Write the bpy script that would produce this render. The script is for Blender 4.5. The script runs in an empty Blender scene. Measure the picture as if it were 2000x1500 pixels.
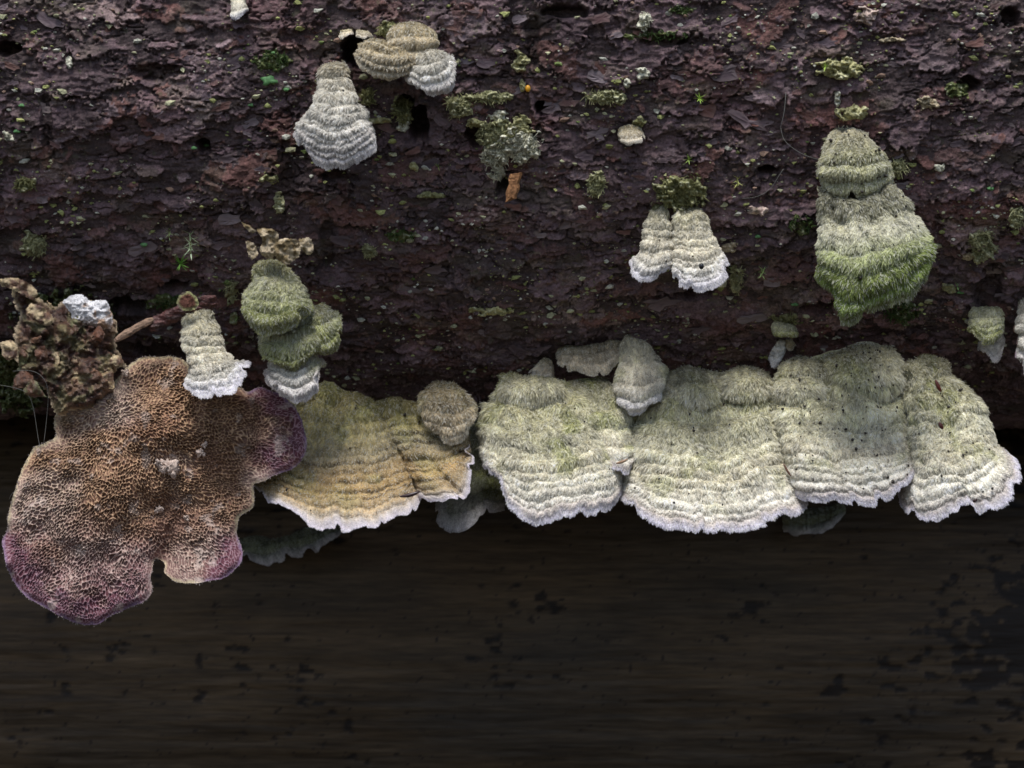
import bpy, math, random
import numpy as np
from math import radians, sin, cos, pi

# ------------------------------------------------------------------ camera, world, light
S = 1e-4                     # one unit of drawing = 0.1 mm
D = 4000.0                   # camera distance in those units
sc = bpy.context.scene
col = sc.collection

cam_d = bpy.data.cameras.new("camera"); cam = bpy.data.objects.new("camera", cam_d); col.objects.link(cam)
cam.location = (0, -D * S, 0); cam.rotation_euler = (radians(90), 0, 0)
cam_d.sensor_width = 36; cam_d.lens = 72
cam_d.clip_start = 0.01; cam_d.clip_end = 50
cam_d.dof.use_dof = True; cam_d.dof.focus_distance = (D + 20) * S; cam_d.dof.aperture_fstop = 42
sc.camera = cam

SUN_EL, SUN_ROT = radians(64), radians(190)
w = bpy.data.worlds.new("World"); sc.world = w; w.use_nodes = True
nt = w.node_tree; bg = nt.nodes["Background"]
sky = nt.nodes.new("ShaderNodeTexSky"); sky.sky_type = 'NISHITA'; sky.sun_disc = False
sky.sun_elevation = SUN_EL; sky.sun_rotation = SUN_ROT
nt.links.new(sky.outputs[0], bg.inputs[0]); bg.inputs[1].default_value = 0.075
sky.dust_density = 2.5; sky.ozone_density = 1.4; sky.air_density = 1.0
sun_d = bpy.data.lights.new("sun", 'SUN'); sun_d.energy = 1.5; sun_d.angle = radians(20); sun_d.color = (1, .985, .96)
sun = bpy.data.objects.new("sun", sun_d); col.objects.link(sun)
import mathutils
sd = mathutils.Vector((sin(SUN_ROT) * cos(SUN_EL), cos(SUN_ROT) * cos(SUN_EL), sin(SUN_EL)))
sun.rotation_euler = sd.to_track_quat('Z', 'Y').to_euler()
sc.view_settings.view_transform = 'Standard'; sc.view_settings.look = 'None'
sc.view_settings.gamma = 1; sc.view_settings.exposure = 0.95
sc.cycles.max_bounces = 5; sc.cycles.diffuse_bounces = 3; sc.cycles.glossy_bounces = 2
sc.cycles.transparent_max_bounces = 4

rng = np.random.default_rng(7)
random.seed(7)

# ------------------------------------------------------------------ noise
def _hash(ix, iy, seed):
    h = (ix.astype(np.int64) * 374761393 + iy.astype(np.int64) * 668265263 + seed * 1274126177) & 0xffffffff
    h = ((h ^ (h >> 13)) * 1274126177) & 0xffffffff
    h = h ^ (h >> 16)
    return (h & 0xffffff) / float(0xffffff)
def vn(x, y, seed=0):
    x = np.asarray(x, float); y = np.asarray(y, float)
    ix = np.floor(x); iy = np.floor(y); fx = x - ix; fy = y - iy
    fx = fx * fx * (3 - 2 * fx); fy = fy * fy * (3 - 2 * fy)
    a = _hash(ix, iy, seed); b = _hash(ix + 1, iy, seed); c = _hash(ix, iy + 1, seed); d = _hash(ix + 1, iy + 1, seed)
    return (a + (b - a) * fx + (c - a) * fy + (a - b - c + d) * fx * fy) * 2 - 1
def fbm(x, y, oct=4, seed=0, gain=.5):
    s = 0; a = 1; t = 0
    for k in range(oct):
        s = s + a * vn(x * 2 ** k + 17.3 * k, y * 2 ** k + 9.1 * k, seed + k * 13); t += a; a *= gain
    return s / t
def sstep(a, b, x):
    t = np.clip((x - a) / (b - a), 0, 1); return t * t * (3 - 2 * t)
def lerp(a, b, t): return a + (b - a) * t

# ------------------------------------------------------------------ objects
def setp(o, label=None, cat=None, group=None, kind=None):
    if label: o['label'] = label
    if cat: o['category'] = cat
    if group: o['group'] = group
    if kind: o['kind'] = kind
    return o
def empty(name, p, label, cat, group=None):
    o = bpy.data.objects.new(name, None); col.objects.link(o); o.empty_display_size = .005
    o.location = tuple(np.asarray(p, float) * S); return setp(o, label, cat, group)
def mesh_data(name, V, F, colr=None, mat=None, smooth=True):
    """V in drawing units, F (n,3|4) int array or list of arrays."""
    me = bpy.data.meshes.new(name)
    V = np.asarray(V, np.float32) * S
    Fs = F if isinstance(F, list) else [F]
    Fs = [np.asarray(f, np.int32) for f in Fs if len(f)]
    nl = sum(f.size for f in Fs); nf = sum(len(f) for f in Fs)
    me.vertices.add(len(V)); me.vertices.foreach_set('co', V.ravel())
    me.loops.add(nl); me.polygons.add(nf)
    li = np.concatenate([f.ravel() for f in Fs])
    tot = np.concatenate([np.full(len(f), f.shape[1], np.int32) for f in Fs])
    st = np.concatenate([[0], np.cumsum(tot)[:-1]]).astype(np.int32)
    me.loops.foreach_set('vertex_index', li); me.polygons.foreach_set('loop_start', st)
    try: me.polygons.foreach_set('loop_total', tot)
    except Exception: pass
    me.polygons.foreach_set('use_smooth', np.full(nf, smooth))
    me.update(calc_edges=True)
    if colr is not None:
        a = me.attributes.new('col', 'FLOAT_COLOR', 'POINT')
        c = np.ones((len(V), 4), np.float32); c[:, :3] = np.clip(colr, 0, 1); a.data.foreach_set('color', c.ravel())
    if mat: me.materials.append(mat)
    return me
def link(name, me, parent=None, loc=None):
    o = bpy.data.objects.new(name, me); col.objects.link(o)
    if loc is not None: o.location = tuple(np.asarray(loc, float) * S)
    if parent: o.parent = parent
    return o
def meshobj(name, V, F, colr, mat, parent=None, origin=None, smooth=True):
    V = np.asarray(V, float)
    if parent is not None: off = np.array(parent_world(parent)); loc = None
    else:
        off = np.array(origin if origin is not None else V.mean(0)); loc = off
    return link(name, mesh_data(name, V - off, F, colr, mat, smooth), parent, loc)
def parent_world(o):
    p = np.zeros(3)
    while o is not None: p += np.array(o.location); o = o.parent
    return p / S
def hairs(name, P, C, Rr, mat, parent):
    """P (n,k,3) points, C (n,3) colour, Rr (k,) radii"""
    n, k, _ = P.shape
    off = np.array(parent_world(parent))
    hc = bpy.data.hair_curves.new(name)
    hc.add_curves([k] * n)
    hc.attributes['position'].data.foreach_set('vector', ((P - off) * S).astype(np.float32).ravel())
    ra = hc.attributes.new('radius', 'FLOAT', 'POINT') if 'radius' not in hc.attributes else hc.attributes['radius']
    ra.data.foreach_set('value', np.tile(np.asarray(Rr) * S, n).astype(np.float32))
    ca = hc.attributes.new('col', 'FLOAT_COLOR', 'POINT')
    c4 = np.ones((n, k, 4), np.float32); c4[:, :, :3] = np.clip(C, 0, 1)[:, None, :]
    ca.data.foreach_set('color', c4.ravel())
    hc.materials.append(mat)
    o = bpy.data.objects.new(name, hc); col.objects.link(o); o.parent = parent
    o['kind'] = 'stuff'
    return o
def grid_faces(nu, nv, flip=False):
    i = np.arange(nu - 1)[:, None] * nv + np.arange(nv - 1)[None, :]
    f = np.stack([i, i + nv, i + nv + 1, i + 1], -1).reshape(-1, 4)
    return f[:, ::-1] if flip else f

# ------------------------------------------------------------------ materials
def material(name, rough=.8, spec=.3, grain=((.25, .35),), bump=((.25, 1.2),), trans=0.0, speck=None, wet=None, stretch=(1, 1, 1), sat=1.0):
    m = bpy.data.materials.new(name); m.use_nodes = True
    n = m.node_tree.nodes; L = m.node_tree.links
    b = n["Principled BSDF"]; out = n["Material Output"]
    at = n.new('ShaderNodeAttribute'); at.attribute_name = 'col'
    tc = n.new('ShaderNodeTexCoord'); mp = n.new('ShaderNodeVectorMath'); mp.operation = 'MULTIPLY'
    mp.inputs[1].default_value = tuple(1 / S * q for q in stretch); L.new(tc.outputs['Object'], mp.inputs[0])
    c = at.outputs['Color']
    for sc_, amt in grain:
        t = n.new('ShaderNodeTexNoise'); t.inputs['Scale'].default_value = sc_; t.inputs['Detail'].default_value = 4
        L.new(mp.outputs[0], t.inputs['Vector'])
        r = n.new('ShaderNodeMapRange'); r.inputs['From Min'].default_value = .3; r.inputs['From Max'].default_value = .7
        r.inputs['To Min'].default_value = 1 - amt; r.inputs['To Max'].default_value = 1 + amt
        L.new(t.outputs[0], r.inputs['Value'])
        mu = n.new('ShaderNodeVectorMath'); mu.operation = 'SCALE'
        L.new(c, mu.inputs[0]); L.new(r.outputs[0], mu.inputs['Scale']); c = mu.outputs[0]
    if speck:
        for scl, thr, rgb, am in speck:
            t = n.new('ShaderNodeTexNoise'); t.inputs['Scale'].default_value = scl; t.inputs['Detail'].default_value = 2
            L.new(mp.outputs[0], t.inputs['Vector'])
            r = n.new('ShaderNodeMapRange'); r.inputs['From Min'].default_value = thr; r.inputs['From Max'].default_value = thr + .05
            r.inputs['To Max'].default_value = am
            L.new(t.outputs[0], r.inputs['Value'])
            mx = n.new('ShaderNodeMix'); mx.data_type = 'RGBA'; mx.inputs[7].default_value = (*rgb, 1)
            L.new(r.outputs[0], mx.inputs[0]); L.new(c, mx.inputs[6]); c = mx.outputs[2]
    L.new(c, b.inputs['Base Color'])
    b.inputs['Roughness'].default_value = rough; b.inputs['Specular IOR Level'].default_value = spec
    if wet:
        t = n.new('ShaderNodeTexNoise'); t.inputs['Scale'].default_value = wet[0]; t.inputs['Detail'].default_value = 3
        L.new(mp.outputs[0], t.inputs['Vector'])
        r = n.new('ShaderNodeMapRange'); r.inputs['From Min'].default_value = .4; r.inputs['From Max'].default_value = .62
        r.inputs['To Min'].default_value = rough; r.inputs['To Max'].default_value = wet[1]
        L.new(t.outputs[0], r.inputs['Value']); L.new(r.outputs[0], b.inputs['Roughness'])
    prev = None
    for sc_, dist in bump:
        t = n.new('ShaderNodeTexNoise'); t.inputs['Scale'].default_value = sc_; t.inputs['Detail'].default_value = 5; t.inputs['Roughness'].default_value = .6
        L.new(mp.outputs[0], t.inputs['Vector'])
        bp = n.new('ShaderNodeBump'); bp.inputs['Distance'].default_value = dist * S; bp.inputs['Strength'].default_value = 1
        L.new(t.outputs[0], bp.inputs['Height'])
        if prev: L.new(prev, bp.inputs['Normal'])
        prev = bp.outputs[0]
    if prev: L.new(prev, b.inputs['Normal'])
    if trans > 0:
        tr = n.new('ShaderNodeBsdfTranslucent'); L.new(c, tr.inputs['Color'])
        ms = n.new('ShaderNodeMixShader'); ms.inputs[0].default_value = trans
        L.new(b.outputs[0], ms.inputs[1]); L.new(tr.outputs[0], ms.inputs[2]); L.new(ms.outputs[0], out.inputs['Surface'])
    return m
M_bark = material('bark', rough=.72, spec=.35, grain=((.03, .30), (.22, .38)), bump=((.10, 6), (.45, 2.6)),
                  speck=((.33, .715, (.46, .44, .34), .85), (.05, .66, (.10, .11, .05), .35)), wet=(.012, .42))
M_wood = material('bare_wood', rough=.6, spec=.25, grain=((.02, .25), (.13, .25)), bump=((.08, 2.5),), stretch=(.12, 1, 1),
                  speck=())
M_cap = material('cap_skin', rough=.9, spec=.1, grain=((.08, .2), (.4, .25)), bump=((.3, 3),))
M_under = material('underside', rough=.9, spec=.1, grain=((.1, .3),), bump=((.15, 5),))
M_hair = material('fungus_hair', rough=.7, spec=.25, grain=(), bump=(), trans=.42)
M_pore = material('pore_walls', rough=.75, spec=.2, grain=((.03, .15), (.35, .25)), bump=((.4, 1.5),))
M_crust = material('crust', rough=.8, spec=.2, grain=((.06, .25), (.3, .3)), bump=((.2, 4),))
M_moss = material('moss', rough=.5, spec=.4, grain=((.2, .25),), bump=(), trans=.3)
M_wet = material('rotting_flesh', rough=.45, spec=.5, grain=((.05, .35), (.2, .3)), bump=((.12, 6),))
M_dot = material('smooth_bead', rough=.3, spec=.5, grain=(), bump=())

# ------------------------------------------------------------------ projection helpers
def P3(px, py, y):
    px = np.asarray(px, float); py = np.asarray(py, float); y = np.asarray(y, float) + 0 * px
    k = (D + y) / D
    return np.stack([(px - 1000) * k, y, (750 - py) * k], -1)

# ------------------------------------------------------------------ upper log: bark as a height field over a cylinder
R, Z0 = 900.0, 820.0
T0, T1 = -0.24, 1.72          # fine range of the angle
STEP = 2.4
Xf = np.arange(-1130, 1130.1, STEP)
X = np.concatenate([np.linspace(-2100, -1140, 90), Xf, np.linspace(1140, 2100, 90)])
Tt = np.concatenate([np.arange(T0, 1.05, STEP / R), np.arange(1.05, T1, 3.2 / R)])
XX, TT = np.meshgrid(X, Tt, indexing='ij')
AA = TT * R                    # arc coordinate
def uneven(x, t):
    return 26 * fbm(x / 420, t * R / 300, 3, 5) + 11 * fbm(x / 110, t * R / 70, 3, 9) + sstep(.9, 1.5, t) * (18 * np.sin(x / 330 + .6) + 30 * sstep(500, 1100, x))
H = uneven(XX, TT)
BASE = H.copy()
PAL = np.array([[.105, .074, .086], [.125, .088, .098], [.105, .058, .054], [.120, .056, .046], [.050, .037, .042],
                [.070, .049, .056], [.165, .130, .142], [.085, .060, .072], [.200, .155, .150], [.095, .050, .050]])
PW = np.array([.2, .16, .12, .08, .1, .14, .06, .1, .02, .02])
COL = np.zeros(XX.shape + (3,)) + np.array([.045, .034, .036])
rg = np.random.default_rng(11)
NPL = 9500
cx = rg.uniform(-1500, 1500, NPL); ca = rg.uniform(T0 * R - 40, T1 * R, NPL)
order = np.argsort(rg.random(NPL))
big = rg.random(NPL)
for i in range(NPL):
    if big[i] < .10: a = rg.uniform(45, 105); b = rg.uniform(20, 42)
    elif big[i] < .45: a = rg.uniform(20, 52); b = rg.uniform(9, 22)
    else: a = rg.uniform(8, 26); b = rg.uniform(5, 13)
    if cx[i] < -1140 or cx[i] > 1140:
        if big[i] > .3: continue
    ang = rg.normal(0, .22) + .15 * sin(cx[i] / 260 + ca[i] / 200)
    if rg.random() < .10: ang += 1.1 * rg.choice([-1, 1])
    x0, x1 = np.searchsorted(X, [cx[i] - a * 1.25, cx[i] + a * 1.25]); ext = max(b, a * abs(sin(ang))) * 1.35
    y0, y1 = np.searchsorted(Tt, [(ca[i] - ext) / R, (ca[i] + ext) / R])
    if x1 - x0 < 2 or y1 - y0 < 2: continue
    gx = XX[x0:x1, y0:y1] - cx[i]; gy = AA[x0:x1, y0:y1] - ca[i]
    p = gx * cos(ang) + gy * sin(ang); q = -gx * sin(ang) + gy * cos(ang)
    q = q + b * .35 * vn(p / (a * .45), q * 0 + i, 3)
    rag = .30 * vn(gx / 9 + i * 3.1, gy / 7, 21) + .16 * vn(gx / 3.6, gy / 3.6 + i, 22)
    d = 1 - np.sqrt((p / a) ** 2 + (q / b) ** 2 * np.where(q < 0, .6, 1.0)) + rag
    m = d > .16
    qq = q / b
    lvl = rg.uniform(-8, 8) + (3 if big[i] < .1 else 0)
    h = BASE[x0:x1, y0:y1] + lvl + (4.5 + 4 * rg.random()) * qq + 2.6 * vn(gx / 13, gy / 8, 31 + i % 7) - 5 * np.clip((.22 - d) * 4, 0, 1) * (qq < 0)
    cur = H[x0:x1, y0:y1]
    m &= h > cur
    cur[m] = h[m]
    c = PAL[rg.choice(10, p=PW)] * rg.uniform(.75, 1.25)
    CC = COL[x0:x1, y0:y1]
    edge = (np.clip(1 - np.abs(d - .2) * 7, 0, 1) * (qq > 0.1))[..., None] * rg.uniform(0, .8)
    cc = c * (1 - edge) + np.array([.22, .175, .15]) * edge
    cc = cc * (1 + .12 * vn(gx / 4, gy / 11, 5)[..., None])
    CC[m] = cc[m]
# fine relief: fibres and crumbs
wx_ = XX + 14 * fbm(XX / 60, AA / 40, 2, 74); wa_ = AA + 12 * fbm(XX / 70, AA / 40, 2, 75)
wr = 1 - np.abs(fbm(wx_ / 34, wa_ / 11, 3, 76)) * 2.6
H = BASE + (H - BASE) * .92
wr2 = 1 - np.abs(fbm(wx_ / 15, wa_ / 5.5, 2, 78)) * 2.8
H += 1.7 * np.clip(wr2, 0, 1)
H += 3.4 * np.clip(wr, 0, 1) * sstep(-.4, .3, fbm(XX / 120, AA / 90, 2, 77))
H += 1.8 * fbm(XX / 22, AA / 7, 3, 71) + 1.0 * vn(XX / 5.2, AA / 4.2, 73)
# cracks: thin wandering furrows
cr = np.abs(fbm(XX / 95, AA / 34, 4, 91)); crk = np.clip(1 - cr / .035, 0, 1) * sstep(-.1, .3, fbm(XX / 200, AA / 200, 2, 92))
H -= 11 * crk
# shape by hand: pits and hollows at photographed places
def inv(px, py, it=8):
    """drawing point on the bark seen at pixel px,py -> (x, theta, y)"""
    px = np.atleast_1d(np.asarray(px, float)); py = np.atleast_1d(np.asarray(py, float))
    r = np.full(px.shape, R)
    dx = (px - 1000) / D; dz = (750 - py) / D
    for _ in range(it):
        # ray (0,-D,0)+k*(dx,1,dz)
        A = 1 + dz * dz; oy = -D - R; oz = -Z0
        B = 2 * (oy + dz * oz); Cc = oy * oy + oz * oz - r * r
        disc = B * B - 4 * A * Cc
        hit = disc > 0
        k = np.where(hit, (-B - np.sqrt(np.maximum(disc, 0))) / (2 * A), -B / (2 * A))
        x = dx * k; y = -D + k; z = dz * k
        th = np.arctan2(Z0 - z, R - y)
        xi = np.clip(np.searchsorted(X, x), 0, len(X) - 1); ti = np.clip(np.searchsorted(Tt, th), 0, len(Tt) - 1)
        r = lerp(r, R + H[xi, ti], .6)
    return x, th, y, xi, ti
PITS = [(692, 100, 26, 34, 90), (815, 240, 20, 42, 95), (790, 205, 20, 20, 50), (1500, 335, 26, 12, 60), (10, 95, 30, 14, 60), (300, 140, 60, 16, 18),
        (340, 560, 34, 16, 60), (395, 285, 16, 16, 50), (1058, 210, 16, 14, 55), (1110, 22, 50, 12, 35), (1975, 35, 18, 22, 45), (925, 265, 16, 30, 40),
        (985, 365, 16, 22, 35), (1890, 165, 26, 18, 40), (250, 600, 60, 26, 40), (330, 690, 80, 40, 35), (730, 690, 70, 16, 14), (1350, 575, 40, 14, 30),
        (660, 345, 40, 12, 20), (1620, 600, 60, 20, 30), (1040, 80, 14, 60, 10), (1300, 80, 60, 10, 15), (1930, 560, 30, 60, 20), (560, 330, 14, 60, 9), (90, 240, 12, 80, 8), (640, 470, 16, 70, 10)]
for px, py, a, b, dep in PITS:
    x, th, *_ = inv(px, py); x = x[0]; s = th[0] * R
    x0, x1 = np.searchsorted(X, [x - 2 * a, x + 2 * a]); y0, y1 = np.searchsorted(Tt, [(s - 2 * b) / R, (s + 2 * b) / R])
    gx = XX[x0:x1, y0:y1] - x; gy = AA[x0:x1, y0:y1] - s
    d = np.sqrt((gx / a) ** 2 + (gy / b) ** 2) + .45 * fbm(gx / 18 + px, gy / 14, 3, 44)
    f = 1 - sstep(.75, 1.05, d)
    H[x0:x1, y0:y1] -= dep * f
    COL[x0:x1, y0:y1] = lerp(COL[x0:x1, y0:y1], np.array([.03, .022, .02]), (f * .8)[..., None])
# large tint fields: reddish and green-stained stretches
g1 = sstep(.1, .55, fbm(XX / 230, AA / 160, 3, 101))[..., None]; g2 = sstep(.12, .5, fbm(XX / 60 + 40, AA / 34, 4, 111))[..., None]
COL = COL * lerp(np.array([1, 1, 1.0]), np.array([1.12, .90, .86]), g1)
COL = lerp(COL, np.array([.085, .085, .042]) * (0.6 + COL.mean(-1, keepdims=True) * 6), g2 * .35)
COL = lerp(COL, COL.mean((0, 1)), .22)
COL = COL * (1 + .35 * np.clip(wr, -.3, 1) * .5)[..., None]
COL *= (1 + .25 * fbm(XX / 300, AA / 200, 2, 131))[..., None]
RR = R + H
BV = np.stack([XX, R - RR * np.cos(TT), Z0 - RR * np.sin(TT)], -1)
BV = BV.reshape(-1, 3)
log = empty('log', (0, R, Z0 - R), 'big upright-facing spruce log in flaky purple-brown bark carrying all the fungi', 'log')
log['label'] = 'big log in flaky purple-brown bark that carries all the fungi'
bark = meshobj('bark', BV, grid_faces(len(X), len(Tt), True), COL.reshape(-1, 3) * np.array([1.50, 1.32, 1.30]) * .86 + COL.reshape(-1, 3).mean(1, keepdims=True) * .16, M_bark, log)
# rest of the log round the back, and sawn ends
bx = np.linspace(-2100, 2100, 60); bt = np.linspace(T1 - .01, 2 * pi + T0 + .01, 90)
BX, BT = np.meshgrid(bx, bt, indexing='ij')
rr = R - 8 + uneven(BX, np.full_like(BT, T1)) * (1 - sstep(T1, T1 + .8, BT)) + 22 * fbm(BX / 120, BT * R / 60, 4, 8) * sstep(T1, T1 + .6, BT)
meshobj('back_bark', np.stack([BX, R - rr * np.cos(BT), Z0 - rr * np.sin(BT)], -1).reshape(-1, 3), grid_faces(60, 90, True),
        np.tile([.08, .058, .062], (5400, 1)), M_bark, log)
for sx in (-1, 1):
    a = np.linspace(0, 2 * pi, 64, endpoint=False)
    V = np.concatenate([[[sx * 2098, R, Z0]], np.stack([a * 0 + sx * 2098, R - (R - 14) * np.cos(a), Z0 - (R - 14) * np.sin(a)], -1)])
    F = np.stack([np.zeros(64, int), np.arange(64) + 1, (np.arange(64) + 1) % 64 + 1], -1)
    meshobj('sawn_end', V, F, np.tile([.22, .17, .11], (65, 1)), M_wood, log)

def bark_at(px, py):
    x, th, y, xi, ti = inv(px, py)
    return np.array([x[0], y[0], (750 - float(py)) * (D + y[0]) / D]), th[0]
def bark_y(px, py):
    x, th, y, xi, ti = inv(px, py)
    return y if np.ndim(px) else float(y[0])
def bark_surf(x, th):
    xi = np.clip(np.searchsorted(X, x), 0, len(X) - 1); ti = np.clip(np.searchsorted(Tt, th), 0, len(Tt) - 1)
    r = R + H[xi, ti]
    return np.stack([x + 0 * r, R - r * np.cos(th), Z0 - r * np.sin(th)], -1)

# loose flakes of bark, each a piece of its own
def flake_mesh(seed):
    g = np.random.default_rng(seed); n = 12
    a = np.linspace(0, 2 * pi, n, endpoint=False)
    rad = 1 + g.normal(0, .26, n)
    out = np.stack([np.cos(a) * rad, np.sin(a) * rad * .5], -1)
    q = out[:, 1]
    top = np.stack([out[:, 0], out[:, 1], .16 * np.maximum(-q, 0) * 1.5 + .08 + g.normal(0, .03, n)], -1)
    mid = np.stack([out[:, 0] * .5, out[:, 1] * .5, .13 + 0 * q + g.normal(0, .03, n)], -1)
    low = top.copy(); low[:, 2] -= .12; low[:, :2] *= .93
    V = np.concatenate([top, mid, low, [[0, 0, .15]]])
    F = []
    for i in range(n):
        j = (i + 1) % n
        F += [(i, j, n + j), (i, n + j, n + i), (n + i, n + j, 3 * n), (2 * n + i, 2 * n + j, j), (2 * n + i, j, i)]
    return V, np.array(F)[:, :]
flakes = []
for k in range(18):
    V, F = flake_mesh(100 + k)
    c = PAL[[0, 1, 6, 2, 3, 7, 5, 8, 1, 0, 6, 9][k % 12]] * (.85 + .03 * k)
    Cc = np.tile(c, (len(V), 1)) * (1 + .12 * np.random.default_rng(k).normal(0, 1, (len(V), 1)))
    Cc[:12] = lerp(Cc[:12], np.array([.2, .16, .14]), .25)
    flakes.append(mesh_data('bark_flake', V, F, Cc, M_bark, False))
g = np.random.default_rng(5)
poff = parent_world(log)
for k in range(270):
    px = g.uniform(5, 1995); py = g.uniform(5, 720)
    p, th = bark_at(px, py)
    p = bark_surf(np.array([p[0]]), np.array([th]))[0]
    o = link('bark_flake', flakes[g.integers(18)], log, p - poff)
    s = g.uniform(8, 20) if g.random() < .85 else g.uniform(20, 30)
    # local z -> outward normal, local y -> up along the bark
    n_ = np.array([0, -cos(th), -sin(th)]); up = np.array([0, -sin(th), cos(th)])
    r_ = g.normal(0, .35); xa = np.array([1, 0, 0])
    X1 = xa * cos(r_) + up * sin(r_); Y1 = -xa * sin(r_) + up * cos(r_)
    M = mathutils.Matrix(np.stack([X1, Y1, n_], -1).tolist())
    o.rotation_euler = M.to_euler(); o.scale = (s, s * g.uniform(.7, 1.1), s * .7)

# ------------------------------------------------------------------ lower log, bare and in shade
R2 = 900.0; Y2, Z2 = 1850.0, -685.0
lo = empty('log', (0, Y2, Z2 - R2), 'smooth barkless grey-brown log lying in deep shade under the fungi', 'log')
lx = np.concatenate([np.linspace(-2300, -1350, 30), np.arange(-1340, 1341, 6), np.linspace(1350, 2300, 30)])
lt = np.concatenate([np.arange(-1.3, .9, 5.5 / R2), np.linspace(.91, 2 * pi - 1.3, 60)])
LX, LT = np.meshgrid(lx, lt, indexing='ij'); LA = LT * R2
h2 = 14 * fbm(LX / 700, LA / 160, 3, 201) + 3.5 * fbm(LX / 260, LA / 14, 3, 203) + 1.5 * fbm(LX / 90, LA / 5, 2, 205)
st = sstep(.36, .50, fbm(LX / 36, LA / 22, 4, 211) * .75 + .42 * fbm(LX / 300, LA / 160, 2, 213) + .30 * sstep(980, 1200, LX + 60 * fbm(LA / 90, LX / 200, 3, 217)))  # random dark stains, plus shade painted into the colour at the right end
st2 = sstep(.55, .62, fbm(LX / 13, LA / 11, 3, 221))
h2 += -3 * st
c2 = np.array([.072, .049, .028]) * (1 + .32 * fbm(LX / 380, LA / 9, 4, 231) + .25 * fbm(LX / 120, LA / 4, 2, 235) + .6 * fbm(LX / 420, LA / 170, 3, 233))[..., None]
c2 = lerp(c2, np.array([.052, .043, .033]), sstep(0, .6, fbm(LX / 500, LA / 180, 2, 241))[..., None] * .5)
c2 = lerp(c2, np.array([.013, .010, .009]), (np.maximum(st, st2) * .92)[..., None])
r2 = R2 + h2
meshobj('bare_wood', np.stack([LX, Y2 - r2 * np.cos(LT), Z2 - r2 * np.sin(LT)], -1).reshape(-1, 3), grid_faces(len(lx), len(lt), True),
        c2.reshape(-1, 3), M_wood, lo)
# forest floor under the logs
gn = 80
gx, gy = np.meshgrid(np.linspace(-6000, 6000, gn), np.linspace(-7000, 6000, gn), indexing='ij')
gz = Z2 - R2 - 20 + 60 * fbm(gx / 900, gy / 900, 4, 301)
gr = meshobj('ground', np.stack([gx, gy, gz], -1).reshape(-1, 3), grid_faces(gn, gn), np.tile([.05, .04, .03], (gn * gn, 1)), M_crust)
gr['kind'] = 'structure'

# ------------------------------------------------------------------ brackets
def chaikin(p, n=2):
    p = np.asarray(p, float)
    if len(p) < 3: return p
    for _ in range(n):
        q = np.empty((2 * len(p) - 2, 2)); q[0::2] = p[:-1] * .75 + p[1:] * .25; q[1::2] = p[:-1] * .25 + p[1:] * .75
        p = np.concatenate([p[:1], q[1:-1], p[-1:]]) if len(p) > 2 else p
    return p
def resample(p, n, smooth=1):
    p = chaikin(p, smooth); d = np.concatenate([[0], np.cumsum(np.hypot(*np.diff(p, axis=0).T))])
    s = np.linspace(0, d[-1], n); return np.stack([np.interp(s, d, p[:, 0]), np.interp(s, d, p[:, 1])], -1)
def palette(stops, t):
    ts = np.array([s[0] for s in stops]); cs = np.array([s[1] for s in stops])
    return np.stack([np.interp(t, ts, cs[:, k]) for k in range(3)], -1)
W = (.74, .74, .74); CREAM = (.66, .63, .54); OLIVE = (.34, .36, .17); MOSSG = (.23, .28, .07); TAN = (.46, .37, .22); BROWN = (.24, .18, .12)
GREYG = (.50, .52, .42); LIL = (.62, .60, .70)
PALS = {
 'mound': [(0, (.50, .47, .33)), (.4, (.72, .69, .52)), (.8, (.84, .80, .64)), (1, (.86, .82, .66))],
 'tanfan': [(0, (.42, .36, .23)), (.35, (.58, .50, .34)), (.7, (.66, .57, .41)), (1, (.74, .67, .54))],
 'greytop': [(0, (.66, .62, .48)), (.14, (.56, .53, .38)), (.5, (.52, .51, .34)), (1, (.60, .60, .40))],
 'pale': [(0, (.50, .47, .33)), (.25, (.74, .71, .51)), (.5, (.84, .81, .64)), (.70, (.86, .81, .66)), (.80, (.92, .88, .76)), (.90, (.90, .86, .77)), (.955, (.64, .58, .54)), (1, (.72, .70, .80))],
 'tan': [(0, (.40, .35, .16)), (.3, (.60, .53, .28)), (.5, (.62, .53, .34)), (.62, (.50, .38, .21)), (.78, (.52, .37, .18)), (.90, (.58, .45, .28)), (.945, (.66, .58, .50)), (1, (.74, .69, .76))],
 'brown': [(0, (.25, .21, .14)), (.4, (.36, .30, .18)), (.8, (.40, .32, .20)), (1, (.50, .44, .34))],
 'white': [(0, (.46, .40, .27)), (.2, (.74, .70, .60)), (.7, (.82, .79, .73)), (1, (.66, .62, .62))],
 'cream': [(0, (.50, .47, .33)), (.35, (.72, .68, .55)), (.7, (.78, .73, .61)), (.85, (.82, .79, .72)), (1, (.72, .70, .76))],
 'olive': [(0, (.42, .41, .22)), (.3, (.58, .57, .40)), (.6, (.52, .53, .33)), (.85, (.36, .38, .17)), (1, (.36, .36, .18))],
 'greenwhite': [(0, (.44, .42, .29)), (.25, (.62, .60, .44)), (.45, (.82, .80, .64)), (.60, (.58, .61, .36)), (.78, (.36, .43, .14)), (.92, (.28, .36, .11)), (1, (.34, .36, .20))],
 'beige': [(0, (.48, .42, .26)), (.5, (.66, .58, .43)), (1, (.74, .67, .55))],
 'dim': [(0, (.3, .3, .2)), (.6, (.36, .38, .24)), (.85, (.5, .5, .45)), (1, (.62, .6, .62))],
}
nseed = [0]
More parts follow.
